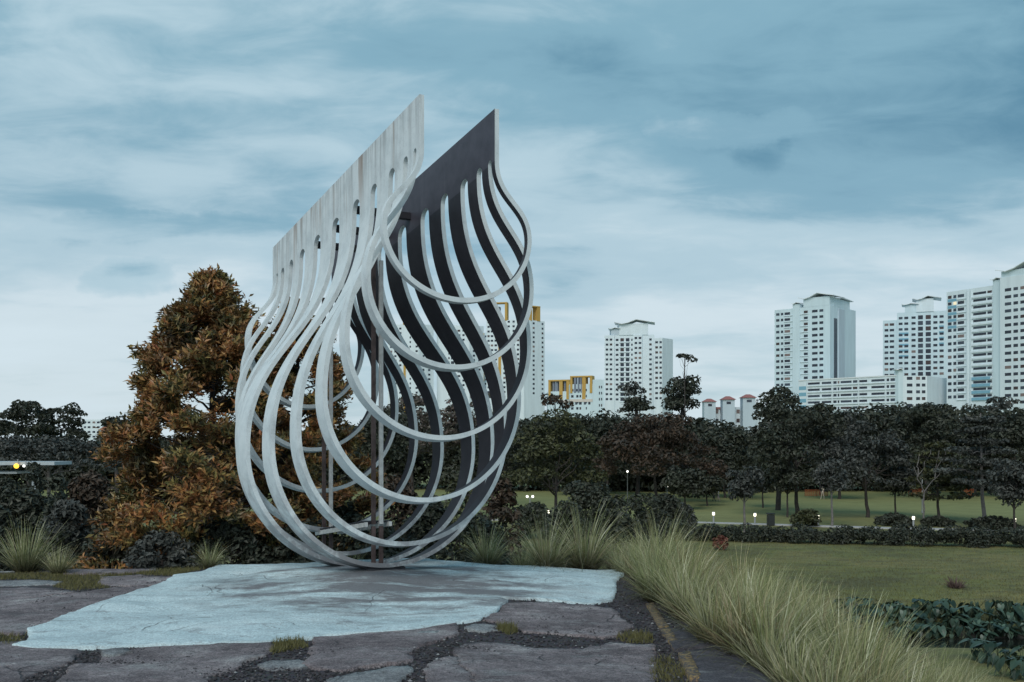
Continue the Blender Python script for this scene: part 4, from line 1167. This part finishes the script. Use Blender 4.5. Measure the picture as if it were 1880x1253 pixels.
# ---- people on the far field: one continuous skinned body each
def person(px, py, h, shirt, legs, label, rz, stride=.12, kid=False):
    p = ray(px, py)
    V = [(0, 0, .52), (0, 0, .66), (0, 0, .80), (0, 0, .86), (0, .01, .93), (.055, 0, .50), (.06, stride * .5, .28), (.06, stride, .03), (.06, stride - .07, .015), (-.055, 0, .50), (-.06, -stride * .3, .28), (-.06, -stride, .03), (-.06, -stride - .07, .015),
         (.115, 0, .795), (.14, .03, .64), (.135, -.04, .50), (-.115, 0, .795), (-.14, -.03, .64), (-.135, -.09, .50), (0, 0, .985)]
    E_ = [(0, 1), (1, 2), (2, 3), (3, 4), (4, 19), (0, 5), (5, 6), (6, 7), (7, 8), (0, 9), (9, 10), (10, 11), (11, 12), (2, 13), (13, 14), (14, 15), (2, 16), (16, 17), (17, 18)]
    rad = [.075, .07, .08, .032, .055, .052, .036, .024, .022, .052, .036, .024, .022, .035, .027, .018, .035, .027, .018, .045]
    me = bpy.data.meshes.new('person_skeleton'); me.from_pydata(V, E_, [])
    ob = bpy.data.objects.new('person_skeleton', me); COL.objects.link(ob)
    ob.modifiers.new('skin', 'SKIN'); ob.modifiers.new('sub', 'SUBSURF').levels = 1
    for i, d in enumerate(me.skin_vertices[0].data): d.radius = (rad[i], rad[i] * .8); d.use_root = (i == 0)
    dg = bpy.context.evaluated_depsgraph_get(); body = bpy.data.meshes.new_from_object(ob.evaluated_get(dg))
    bpy.data.objects.remove(ob)
    for m_ in (shirt, legs, M['skin']): body.materials.append(m_)
    for f_ in body.polygons:
        c = f_.center
        f_.material_index = 2 if c.z > .85 or (abs(c.x) > .118 and c.z < .66) else (1 if c.z < .53 else 0); f_.use_smooth = True
    o = link('person', body); o.location = p; o.scale = (h, h, h); o.rotation_euler = (0, 0, rz); tag(o, label, 'person')
    bm = bmesh.new(); bmesh.ops.create_icosphere(bm, subdivisions=2, radius=.062); bmesh.ops.translate(bm, verts=bm.verts, vec=(0, .012, .957)); 
    bmesh.ops.delete(bm, geom=[v for v in bm.verts if v.co.z < .945 and v.co.y < .02], context='VERTS')
    link('hair', mesh_bm('hair', bm, M['beam']), o)
M['skin'] = plain('skin', (.35, .22, .16), .6)
person(1311, 921, 1.7, plain('teal_shirt', (.03, .14, .22), .8), plain('dark_trousers', (.03, .03, .04), .8), 'person in a teal top walking on the far field', 1.2)
person(1319, 920, 1.45, plain('white_shirt', (.65, .62, .60), .8), plain('pink_shorts', (.5, .36, .38), .8), 'person in pale clothes walking beside the person in teal', 1.4)
person(1510, 917, 1.75, plain('beige_shirt', (.6, .52, .44), .8), plain('beige_trousers', (.42, .36, .30), .8), 'lone person in beige near the orange netting', -1.0)

# ---- pale bridge deck at the left
Y = 62
xa, xb = (-120 - CX) / F * Y, (116 - CX) / F * Y
br = empty('footbridge', ((xa + xb) / 2, Y, LAWN)); tag(br, 'pale flat bridge deck between the bushes at the left edge', 'bridge')
M['bridge'] = plain('bridge_pale_concrete', (.42, .47, .50), .8)
zt = CAMZ - (846 - HY) / F * Y - LAWN
bm = bmesh.new(); box_bm(bm, (0, 0, zt - .15), (xb - xa, 2.4, .2)); link('deck', mesh_bm('deck', bm, M['bridge']), br)
bm = bmesh.new(); box_bm(bm, (-1.2, .3, zt - .72), (xb - xa - 2.6, 1.9, .12)); link('lower_slab', mesh_bm('lower_slab', bm, M['bridge']), br)
for dx in ((62 - CX) / F * Y - (xa + xb) / 2,):
    bm = bmesh.new(); box_bm(bm, (dx, .2, (zt - .2) / 2), (.3, .3, zt - .3)); link('column', mesh_bm('column', bm, M['bridge']), br)
def ball_lamp(px, py, r0, col, s, label, name):
    p = ray(px, py, Y=Y - 1.5)
    o = empty(name, p); tag(o, label, 'lamp')
    bm = bmesh.new(); bmesh.ops.create_icosphere(bm, subdivisions=2, radius=r0); link('lamp_head', mesh_bm('lamp_head', bm, emit(name + '_glow', col, s)), o)
    bm = bmesh.new(); box_bm(bm, (0, .2, r0 + .12), (.04, .04, .26)); link('bracket', mesh_bm('bracket', bm, M['lamp_body']), o)
ball_lamp(30, 856, .15, (1., .52, .05), 1.6, 'glowing orange lamp under the pale bridge', 'signal_lamp')
ball_lamp(44, 856, .07, (1., 1., .95), 2.5, 'small white lamp right of the orange lamp under the bridge', 'bridge_lamp')

# ------------------------------------------------------------------ apartment buildings behind the park
def wall_mat(name, col):
    m, nt, b = new_mat(name); q = NB(nt)
    w = q.world()
    st = q.noise(q.world((.5, .5, .05)), 1.0, 4, .6)
    c = q.ramp(st, [(.3, tuple(v * .88 for v in col)), (.7, col)])
    q.l(c, b.inputs['Base Color']); b.inputs['Roughness'].default_value = .85
    return m
WM = {'white': wall_mat('wall_white_render', (.74, .83, .87)), 'cyan': wall_mat('wall_pale_cyan', (.64, .77, .82)), 'blue': wall_mat('wall_blue_band', (.22, .44, .56)), 'grey': wall_mat('wall_cool_grey', (.52, .61, .67)),
      'cream': wall_mat('wall_cream', (.66, .60, .55)), 'yellow': wall_mat('wall_ochre_yellow', (.55, .34, .09)), 'slate': wall_mat('wall_slate', (.20, .23, .29)), 'red': wall_mat('roof_red_tile', (.33, .14, .13)), 'roof': wall_mat('roof_pale', (.80, .84, .86))}
def glass_mat(name, col, r=.25):
    m, nt, b = new_mat(name); b.inputs['Base Color'].default_value = (*col, 1); b.inputs['Roughness'].default_value = r; b.inputs['Specular IOR Level'].default_value = .3
    return m
GL = [glass_mat('window_dark', (.038, .045, .062)), glass_mat('window_blue_dark', (.06, .075, .10)), glass_mat('window_curtain', (.22, .17, .16), .8), glass_mat('window_brown', (.07, .05, .05), .6), emit('window_lit', (1.0, .82, .55), .3)]
bm = bmesh.new(); bmesh.ops.create_cube(bm, size=1.0)
UNIT = []
for g in GL:
    me = bpy.data.meshes.new('window'); bm.to_mesh(me); me.materials.append(g); UNIT.append(me)
UW = {}
for k_, m_ in WM.items():
    me = bpy.data.meshes.new('panel_' + k_); bm.to_mesh(me); me.materials.append(m_); UW[k_] = me
bm.free()
BR = random.Random(99)
class Building:
    """prisms whose corners are given as (photo x, distance); heights as photo y at a corner"""
    def __init__(s, name, label, px, Y):
        s.loc = Vector(((px - CX) / F * Y, Y, LAWN)); s.o = empty(name, s.loc); tag(s.o, label, 'building')
    def pt(s, px, Y): return Vector(((px - CX) / F * Y, Y))
    def z(s, py, Y): return CAMZ - (py - HY) / F * Y
    def prism(s, foot, ztop, zbot=None, mat='white', name='wall'):
        zbot = LAWN - 1 if zbot is None else zbot
        if len(foot) == 3: foot = foot + [foot[0] + foot[2] - foot[1]]
        bm = bmesh.new()
        lo = [bm.verts.new((p.x - s.loc.x, p.y - s.loc.y, zbot - s.loc.z)) for p in foot]; hi = [bm.verts.new((p.x - s.loc.x, p.y - s.loc.y, ztop - s.loc.z)) for p in foot]
        bm.faces.new(lo[::-1]); bm.faces.new(hi); n = len(foot)
        for k in range(n): bm.faces.new((lo[k], lo[(k + 1) % n], hi[(k + 1) % n], hi[k]))
        bmesh.ops.recalc_face_normals(bm, faces=bm.faces[:])
        s.last = link(name, mesh_bm(name, bm, WM[mat]), s.o)
        return s.last
    def on(s, a, b_, px):
        """point of the facade line a-b seen at photo x"""
        x = (px - CX) / F; d = b_ - a
        t = (x * a.y - a.x) / (d.x - x * d.y)
        return a + d * t
    def block(s, a, b_, pxa, pxb, zc, h, mesh, name, out=.06, dep=.3):
        p, q_ = s.on(a, b_, pxa), s.on(a, b_, pxb); c = (p + q_) / 2; d = (b_ - a).normalized(); n = Vector((d.y, -d.x))
        if n.y > 0: n = -n
        o = link(name, mesh, s.o)
        o.location = (c.x + n.x * (out - dep / 2) - s.loc.x, c.y + n.y * (out - dep / 2) - s.loc.y, zc - s.loc.z)
        o.rotation_euler = (0, 0, math.atan2(d.y, d.x)); o.scale = ((q_ - p).length, dep, h)
        return o
    def windows(s, a, b_, cols, y0, n, fl=2.95, wh=1.25, skip=0):
        """columns of windows (photo x ranges, optional height) from the row seen at y0 of the first column downwards"""
        z0 = s.z(y0, s.on(a, b_, (cols[0][0] + cols[0][1]) / 2).y)
        for c in cols:
            h = c[2] if len(c) > 2 else wh
            for r in range(n):
                u = BR.random(); me = UNIT[0 if u < .62 else 1 if u < .86 else 3 if u < .94 else 2 if u < .998 else 4]
                s.block(a, b_, c[0], c[1], z0 - fl * r, h, me, 'window')
    def ledges(s, a, b_, pxa, pxb, y0, pxr, n, fl=2.95, mat='white', h=.35, out=.35):
        z0 = s.z(y0, s.on(a, b_, pxr).y)
        for r in range(n): s.block(a, b_, pxa, pxb, z0 - fl * r, h, UW[mat], 'ledge', out, .6)
    def butterfly(s, a, b_, pxa, pxb, zb, rise, dep, mat='roof'):
        """upswept crown roof: two slabs rising from a valley and dropping to the far eave"""
        p, q_ = s.on(a, b_, pxa), s.on(a, b_, pxb); d = (q_ - p); n = Vector((-d.y, d.x)).normalized()
        if n.y < 0: n = -n
        bm = bmesh.new(); prof = [(-.10, .55), (.12, .25), (.30, .45), (.55, 1.0), (.80, .72), (1.10, .42)]; th = .28
        rows = []
        for t, hh in prof:
            c = p + d * t
            rows.append([bm.verts.new((c.x + n.x * e_ - s.loc.x, c.y + n.y * e_ - s.loc.y, zb + hh * rise + dz - s.loc.z)) for e_ in (-1.2, dep) for dz in (0, th)])
        for r0, r1 in zip(rows[:-1], rows[1:]):
            for i, j in ((0, 1), (1, 3), (3, 2), (2, 0)): bm.faces.new((r0[i], r0[j], r1[j], r1[i]))
        bm.faces.new([rows[0][i] for i in (0, 1, 3, 2)]); bm.faces.new([rows[-1][i] for i in (0, 2, 3, 1)])
        bmesh.ops.recalc_face_normals(bm, faces=bm.faces[:])
        link('crown_roof', mesh_bm('crown_roof', bm, WM[mat]), s.last)
def turn(a, phi, px):
    """end of a facade that leaves point a at angle phi (towards the camera when positive) and ends at photo x"""
    d = Vector((math.cos(phi), -math.sin(phi))); x = (px - CX) / F
    t = (x * a.y - a.x) / (d.x - x * d.y)
    return a + d * t

# --- white tower in the middle (1110-1235)
b = Building('apartment_tower', 'white apartment tower with winged roof beside the tall round tree', 1165, 606)
a0 = b.pt(1110, 610); a1 = turn(a0, R(8), 1201); back = a0 + (Vector((math.sin(R(8)), math.cos(R(8)))) * 16)
zt = b.z(616, a0.y)
b.prism([a0, a1, a1 + (back - a0), back], zt, mat='white')
for pa_, pb_, of in ((1110.5, 1128, .9), (1163, 1179, .9)):
    p, q_ = b.on(a0, a1, pa_), b.on(a0, a1, pb_); d = (a1 - a0).normalized(); n = Vector((d.y, -d.x)); n = n if n.y < 0 else -n
    b.prism([p + n * of, q_ + n * of, q_, p], zt - .2, mat='white', name='bay')
n8 = Vector((-math.sin(R(8)), -math.cos(R(8))))
b.windows(a0 + n8 * .9, a1 + n8 * .9, [(1112, 1116.6), (1119.5, 1124)], 624, 13)
b.windows(a0 + n8 * .9, a1 + n8 * .9, [(1165, 1169.8), (1172.5, 1177.5)], 621, 13)
b.windows(a0, a1, [(1130.5, 1135.5), (1139, 1145.5, 1.9), (1149, 1155.5, 1.9), (1158.8, 1161.5), (1192, 1196.5)], 624.5, 13)
b.ledges(a0, a1, 1137, 1157, 628.8, 1142, 13, mat='white', h=.5)
s0 = b.pt(1201.5, 594); s1 = turn(s0, R(10), 1216); s2 = turn(s1, R(-48), 1235.5)
b.prism([s0, s1, s2], b.z(621, s0.y), mat='white')
b.windows(s0, s1, [(1203, 1208), (1210.8, 1215)], 628.8, 12)
p0, p1 = b.on(a0, a1, 1122), b.on(a0, a1, 1138); zc = b.z(603, 608)
b.prism([p0, p1, p1 + Vector((0, 9)), p0 + Vector((0, 9))], zc, zt - .1, 'grey', 'roof_room'); b.butterfly(a0, a1, 1118.5, 1137, zc - .6, .9, 9)
p0, p1 = b.on(a0, a1, 1137) + n8 * .4, b.on(a0, a1, 1190) + n8 * .4; zc = b.z(594, 606)
b.prism([p0, p1, p1 + Vector((0, 12)), p0 + Vector((0, 12))], zc, zt - .1, 'white', 'roof_room'); b.butterfly(a0 + n8, a1 + n8, 1134, 1196, zc - 1.2, 3.4, 12)

# --- tower with a blank side (1422-1571)
b = Building('apartment_tower', 'cyan-white apartment tower standing alone with a blank right side', 1495, 512)
a0 = b.pt(1422, 520); a1 = turn(a0, R(42), 1524); a2 = turn(a1, R(-48), 1571)
zt = b.z(570, a0.y)
b.prism([a0, a1, a2], zt, mat='cyan')
nn = Vector((-math.sin(R(42)), -math.cos(R(42))))
cols = [(1425, 1431), (1433.8, 1438), (1440.5, 1450.5), (1457.8, 1463.5), (1476, 1483), (1491, 1501), (1504.5, 1511.5)]
b.windows(a0, a1, cols, 577.8, 15, 2.98)
b.ledges(a0, a1, 1440, 1455, 580.2, 1446, 15, 2.98, 'white', .3); b.ledges(a0, a1, 1468, 1484, 577.2, 1476, 15, 2.98, 'white', .3)
for k in (0, 3, 6, 9, 12): b.block(a0, a1, 1457, 1464.2, b.z(575.5, a0.y) - 2.98 * k - 1.6, 1.5, UW['blue'], 'blue_panel', .07)
b.block(a1, a2, 1531, 1537, (zt + LAWN) / 2 - 2, zt - LAWN - 8, UNIT[1], 'stair_slot', .08)
b.block(a1, a2, 1538.5, 1549, (zt + LAWN) / 2, zt - LAWN - 2, UW['grey'], 'pier', .5, 1.0)
p0, p1 = b.on(a0, a1, 1475), b.on(a0, a1, 1523); zc = b.z(546, 505)
b.prism([p0, p1, p1 - nn * 12, p0 - nn * 12], zc, zt - .1, 'cyan', 'roof_room'); b.butterfly(a0, a1, 1471, 1526, zc - 1.4, 3.2, 12)
p0, p1 = b.on(a0, a1, 1456), b.on(a0, a1, 1469); b.prism([p0 + nn * .4, p1 + nn * .4, p1 - nn * 4, p0 - nn * 4], b.z(559, 512), LAWN, 'cyan', 'stair_tower'); b.butterfly(a0, a1, 1456, 1469, b.z(559, 512) - .2, .9, 4)
p0, p1 = b.on(a1, a2, 1530), b.on(a1, a2, 1560); nn2 = Vector((-math.cos(R(42)), math.sin(R(42))))
b.prism([p0, p1, p1 + nn2 * 8, p0 + nn2 * 8], b.z(556, 520), zt - .1, 'cyan', 'roof_room'); b.butterfly(a1, a2, 1528, 1560, b.z(556, 520) - .5, 1.2, 8)

# --- long low block in front (1480-1722)
b = Building('apartment_block', 'long low white block with horizontal gallery openings', 1600, 462)
a0 = b.pt(1466, 484); a1 = turn(a0, R(48), 1648); a2 = turn(a1, R(4), 1702); a3 = turn(a2, R(-50), 1723)
zt = b.z(700, a0.y)
bk = Vector((14, 12)); b.prism([a0, a1, a2, a3, a3 + bk, a0 + bk], zt, mat='white')
z1 = b.z(706, b.on(a0, a1, 1500).y)
b.windows(a0, a1, [(1483.5, 1505, 1.0), (1509, 1526, 1.0), (1530, 1536, 1.2), (1538, 1541, 1.2), (1543.5, 1563.5, 1.0), (1566, 1574, 1.1), (1578, 1592, 1.0), (1600, 1624, 1.0), (1628, 1632.5, 1.2), (1635, 1643, 1.2)], 704.5, 6, 2.95, 1.1)
for (xa, xb) in ((1467, 1480),): 
    for k in range(5): b.block(a0, a1, xa, xb, z1 - 2.95 * k - 1.5, 1.7, UW['blue'], 'blue_panel', .05)
for xv in (1481.5, 1528, 1576.5, 1626): b.block(a0, a1, xv, xv + 1.4, (zt + LAWN) / 2, zt - LAWN - .5, UW['white'], 'pier', .45, .9)
b.ledges(a0, a1, 1482, 1644, 708.6, 1500, 6, 2.95, 'white', .5, .4)
b.windows(a1, a2, [(1665, 1675), (1682, 1689), (1692.5, 1699)], 695, 6, 2.95, 1.3)
p0, p1 = b.on(a0, a1, 1643), b.on(a1, a2, 1656); b.prism([p0, a1 + Vector((0, -.8)), p1 + Vector((0, -.8)), p1 + Vector((2, 6)), p0 + Vector((2, 6))], b.z(681, 450), mat='cyan', name='stair_tower'); b.butterfly(a1 + Vector((-1, -.8)), a2 + Vector((0, -.8)), 1645, 1656, b.z(682, 450), .8, 5)
b.block(a0, a1, 1466, 1648, zt + .25, .5, UW['roof'], 'parapet', .25, .6)

# --- stepped tower (1621-1738)
b = Building('apartment_tower', 'stepped cyan tower between the blank-sided tower and the tall right block', 1680, 532)
a0 = b.pt(1621, 540); a1 = turn(a0, R(22), 1760)
n22 = Vector((-math.sin(R(22)), -math.cos(R(22))))
zt1 = b.z(589, 540); zt2 = b.z(574, 535)
m0 = b.on(a0, a1, 1647)
b.prism([a0, m0, m0 - n22 * 14, a0 - n22 * 14], zt1, mat='cyan'); b.prism([m0 + n22 * .8, a1 + n22 * .8, a1 - n22 * 14, m0 - n22 * 14], zt2, mat='cyan')
b.windows(a0, a1, [(1624, 1631), (1633.5, 1641.5)], 596.6, 13, 2.95)
aa, ab = a0 + n22 * .8, a1 + n22 * .8
b.windows(aa, ab, [(1650, 1657), (1660.3, 1667.5), (1673.5, 1681), (1685.5, 1694.5, 2.1), (1699.5, 1709, 2.1), (1713.5, 1721), (1725, 1732.5)], 584.6, 15, 2.95)
for k in (3, 4, 5, 6, 7): b.block(aa, ab, 1650, 1668, b.z(584.6, 530) - 2.95 * k + 1.4, 1.2, UW['blue'], 'blue_panel', .05)
for k in range(2, 6): b.block(aa, ab, 1724, 1733, b.z(584.6, 530) - 2.95 * k + 1.4, 1.2, UW['blue'], 'blue_panel', .05)
p0, p1 = b.on(aa, ab, 1661), b.on(aa, ab, 1684); b.prism([p0, p1, p1 - n22 * 9, p0 - n22 * 9], b.z(558, 532), zt2 - .1, 'cyan', 'roof_room'); b.butterfly(aa, ab, 1658, 1684, b.z(558, 532) - .6, .9, 9)
p0, p1 = b.on(aa, ab, 1682) + n22 * .4, b.on(aa, ab, 1714) + n22 * .4; b.prism([p0, p1, p1 - n22 * 12, p0 - n22 * 12], b.z(548, 530), zt2 - .1, 'white', 'roof_room'); b.butterfly(aa + n22 * .5, ab + n22 * .5, 1679, 1724, b.z(548, 530) - 1.2, 2.4, 12)

# --- tall block at the right edge (1738-1880+)
b = Building('apartment_block', 'tallest white block with blue balcony bands at the right edge', 1810, 440)
a0 = b.pt(1738, 455); a1 = turn(a0, R(60), 1960)
n60 = Vector((-math.sin(R(60)), -math.cos(R(60))))
zt = b.z(537, 455)
b.prism([a0, a1, a1 - n60 * 14, a0 - n60 * 14], zt, mat='white')
rows = 16
b.windows(a0, a1, [(1740.5, 1747, 1.3), (1750.5, 1755.8, 1.3), (1758.5, 1770, 1.3), (1787, 1810.5, 1.0), (1813, 1821, 1.0), (1825.5, 1832.5, 1.2)], 546.3, rows, 2.95)
p0 = b.on(a0, a1, 1839)
b.prism([p0 + n60 * 1.2, a1 + n60 * 1.2, a1, p0], zt + 2.5, mat='white', name='bay')
b.windows(a0 + n60 * 1.2, a1 + n60 * 1.2, [(1845, 1856.5), (1860.8, 1869), (1873.5, 1884), (1890, 1900)], 532.3, rows + 1, 2.95)
b.ledges(a0, a1, 1757, 1776, 549.5, 1764, rows, 2.95, 'white', .3); b.ledges(a0, a1, 1784, 1822, 545.0, 1800, rows, 2.95, 'white', .75, .45)
for xv in (1776, 1783): b.block(a0, a1, xv, xv + 1.5, (zt + LAWN) / 2, zt - LAWN - 1, UW['white'], 'pier', .6, 1.1)
for k in (12, 13, 14, 15): b.block(a0, a1, 1782, 1819, b.z(541, 446) - 2.95 * k - 1.55, 1.25, UW['blue'], 'blue_panel', .48, .3)
for k in (0, 3, 6, 9, 12): b.block(a0, a1, 1825, 1833, b.z(538, 442) - 2.95 * k - 1.6, 1.4, UW['blue'], 'blue_panel', .07)
for k in (1, 2, 3, 4, 5): b.block(a0, a1, 1740, 1756, b.z(546.3, 454) - 2.95 * k + 1.4, 1.2, UW['blue'], 'blue_panel', .05)
p0, p1 = b.on(a0, a1, 1824), b.on(a0, a1, 1840); b.prism([p0 + n60 * .4, p1 + n60 * .4, p1 - n60 * 5, p0 - n60 * 5], b.z(519, 440), LAWN, 'cyan', 'stair_tower'); b.butterfly(a0, a1, 1822, 1840, b.z(519, 440) - .2, 1.0, 5)
p0, p1 = b.on(a0, a1, 1841), b.on(a0, a1, 1930); b.prism([p0 + n60 * 1.0, p1 + n60 * 1.0, p1 - n60 * 10, p0 - n60 * 10], b.z(503, 436), zt - .1, 'cyan', 'roof_room'); b.butterfly(a0 + n60, a1 + n60, 1838, 1925, b.z(504, 436) - 1.2, 4.0, 10)

# --- turrets with red roofs (1290-1390)
b = Building('turreted_house', 'white building with three small red-roofed turrets above the trees', 1338, 330)
Y = 330
for xa, xb, top, eave in ((1293, 1314, 732, 738), (1327, 1349, 727.5, 734), (1364, 1387, 724, 730.5)):
    p0, p1 = b.pt(xa, Y), b.pt(xb, Y); w_ = (p1 - p0).length
    b.prism([p0, p1, p1 + Vector((0, w_)), p0 + Vector((0, w_))], b.z(eave, Y), mat='grey', name='turret')
    bm = bmesh.new(); c = (p0 + p1) / 2 + Vector((0, w_ / 2)); e_ = w_ * .62
    base = [bm.verts.new((c.x + sx_ * e_ - b.loc.x, c.y + sy_ * e_ - b.loc.y, b.z(eave, Y) - b.loc.z)) for sx_, sy_ in ((-1, -1), (1, -1), (1, 1), (-1, 1))]
    topv = [bm.verts.new((c.x + sx_ * e_ * .25 - b.loc.x, c.y + sy_ * e_ * .25 - b.loc.y, b.z(top, Y) - b.loc.z)) for sx_, sy_ in ((-1, -1), (1, -1), (1, 1), (-1, 1))]
    bm.faces.new(base[::-1]); bm.faces.new(topv)
    for k in range(4): bm.faces.new((base[k], base[(k + 1) % 4], topv[(k + 1) % 4], topv[k]))
    link('roof', mesh_bm('turret_roof', bm, WM['red']), b.last)
    b.windows(p0, p1, [(xa + 7, xb - 7, .8)], eave + 6, 1)
p0, p1 = b.pt(1300, Y + 4), b.pt(1400, Y + 4); b.prism([p0, p1, p1 + Vector((0, 10)), p0 + Vector((0, 10))], b.z(747, Y), mat='white')
b.block(p0, p1, 1311, 1328, b.z(749, Y), .7, UW['red'], 'eave_strip', .3, .5); b.windows(p0, p1, [(1313, 1319), (1322, 1326), (1352, 1358), (1366, 1372)], 756, 3)

# --- small far block at the left
b = Building('apartment_block', 'tiny pale far block between the dark trees at the left', 172, 560)
a0, a1 = b.pt(150, 560), b.pt(188, 556); b.prism([a0, a1, a1 + Vector((0, 12)), a0 + Vector((0, 12))], b.z(771, 560), mat='white')
b.windows(a0, a1, [(154, 158), (161, 166), (170, 175), (178, 183)], 776, 7, 2.6, 1.0)

# --- ochre-framed towers seen through the rings and right of them
def frame_crown(b, a, b_, xs_, ztop, zbase, w_=5.0, beam=True):
    for xv, wd in xs_: b.block(a, b_, xv, xv + wd, (ztop + zbase) / 2, ztop - zbase, UW['yellow'], 'ochre_pier', .3, w_)
    if beam: b.block(a, b_, xs_[0][0], xs_[-1][0] + xs_[-1][1], ztop + .35, .7, UW['yellow'], 'ochre_beam', .45, w_)
b = Building('apartment_tower', 'white tower with ochre roof frames at the right edge of the rings', 955, 640)
a0 = b.pt(893, 648); a1 = turn(a0, R(12), 962); a2 = turn(a1, R(-35), 1000)
zt = b.z(588, 645); b.prism([a0, a1, a2], zt, mat='white')
b.windows(a0, a1, [(895, 899), (901, 905.5), (908, 912.5), (924, 928), (932, 936), (941, 945), (949, 953)], 592, 17)
b.windows(a1, a2, [(978, 981.5), (994.5, 997.5)], 594, 16)
b.block(a0, a1, 915, 920, (zt + LAWN) / 2, zt - LAWN, UW['yellow'], 'ochre_band', .3, .8)
frame_crown(b, a0, a1, [(903, 3.5), (927, 4)], b.z(557, 645), zt - .2); b.block(a0, a1, 909, 916, b.z(574, 645), 8, UW['slate'], 'tank', -1.5, 4)
frame_crown(b, a1, a2, [(974, 2.5), (986, 5.5)], b.z(565, 650), zt - .2)
b = Building('apartment_tower', 'white tower with ochre roof frame seen through the middle of the rings', 835, 660)
a0 = b.pt(802, 668); a1 = turn(a0, R(12), 862); a2 = turn(a1, R(-35), 888)
zt = b.z(598, 665); b.prism([a0, a1, a2], zt, mat='white')
b.windows(a0, a1, [(823, 825.5), (828, 834, 1.8), (840, 845), (849, 853)], 608, 15); b.windows(a1, a2, [(868, 872), (878, 882)], 620, 14)
frame_crown(b, a0, a1, [(803, 3), (817, 3)], b.z(583, 665), zt - .2)
b = Building('apartment_tower', 'slate and blue windowed tower seen through the rings left of the right ochre tower', 885, 690)
a0 = b.pt(868, 700); a1 = turn(a0, R(10), 906)
zt = b.z(612, 700); b.prism([a0, a1, a1 + Vector((6, 14)), a0 + Vector((6, 14))], zt, mat='cyan')
b.block(a0, a1, 885, 889, (zt + LAWN) / 2, zt - LAWN, UW['yellow'], 'ochre_band', .3, .8); b.windows(a0, a1, [(890, 893.5), (895.5, 899), (901, 904.5)], 618, 13); b.windows(a0, a1, [(870, 874), (877, 881)], 620, 13)
b = Building('apartment_tower', 'white tower with ochre roof frame seen through the rings right of the swing bars', 735, 650)
a0 = b.pt(712, 660); a1 = turn(a0, R(12), 768); a2 = turn(a1, R(-35), 796)
zt = b.z(595, 655); b.prism([a0, a1, a2], zt, mat='white')
b.windows(a0, a1, [(716, 720), (724, 728), (733, 737), (752, 754.5), (763, 767)], 604, 15); b.windows(a1, a2, [(776, 779), (786, 790)], 612, 14)
b.block(a0, a1, 741, 745, (zt + LAWN) / 2 - 8, zt - LAWN - 20, UW['yellow'], 'ochre_band', .3, .8)
frame_crown(b, a0, a1, [(740, 4), (754.5, 4)], b.z(575, 655), zt - .2)
b = Building('apartment_block', 'low pale block with ochre roof frames left of the white tower', 1058, 500)
a0 = b.pt(1006, 512); a1 = turn(a0, R(18), 1046); c0 = b.pt(1046, 500); c1 = turn(c0, R(18), 1088); c2 = turn(c1, R(3), 1109)
zt = b.z(718, 505); b.prism([a0, a1, a1 + Vector((0, 14)), a0 + Vector((0, 14))], zt, mat='cyan'); b.prism([c0, c1, c1 + Vector((0, 14)), c0 + Vector((0, 14))], b.z(706, 500), mat='cyan')
b.prism([c1, c2, c2 + Vector((0, 14)), c1 + Vector((0, 14))], b.z(697, 495), mat='cyan')
frame_crown(b, a0, a1, [(1007, 4), (1027, 6), (1040, 6)], b.z(699, 505), zt - 4)
frame_crown(b, c0, c1, [(1047, 4), (1069, 6.5), (1083, 4.5)], b.z(693, 498), b.z(722, 498))
for (xa, xb) in ((1014, 1017.5), (1020, 1024), (1035, 1038)): b.block(a0, a1, xa, xb, b.z(711, 506), 7.5, UW['slate'], 'slate_pier', -.6, 2)
for (xa, xb) in ((1054, 1058), (1060.5, 1064), (1066, 1068)): b.block(c0, c1, xa, xb, b.z(706, 498), 8, UW['slate'], 'slate_pier', .2, 2)
b.block(c0, c1, 1069, 1075, b.z(718, 498), 8, UW['yellow'], 'ochre_band', .3, .8)
b.windows(c0, c1, [(1048.5, 1053, 1.2), (1058, 1062, 1.2), (1064, 1067, 1.2), (1075.5, 1077.5, 1.2)], 717, 4); b.windows(c1, c2, [(1099.5, 1101.5), (1103.5, 1105.5)], 711, 5)
b.block(a0, a1, 1025, 1046, b.z(737, 505), 1.4, UW['cream'], 'cream_band', .2, .5); b.block(c0, c1, 1046, 1088, b.z(736, 500), 1.4, UW['cream'], 'cream_band', .2, .5)
b.windows(c0, c1, [(1056, 1060), (1063, 1068), (1072, 1076), (1080, 1084)], 741, 1)
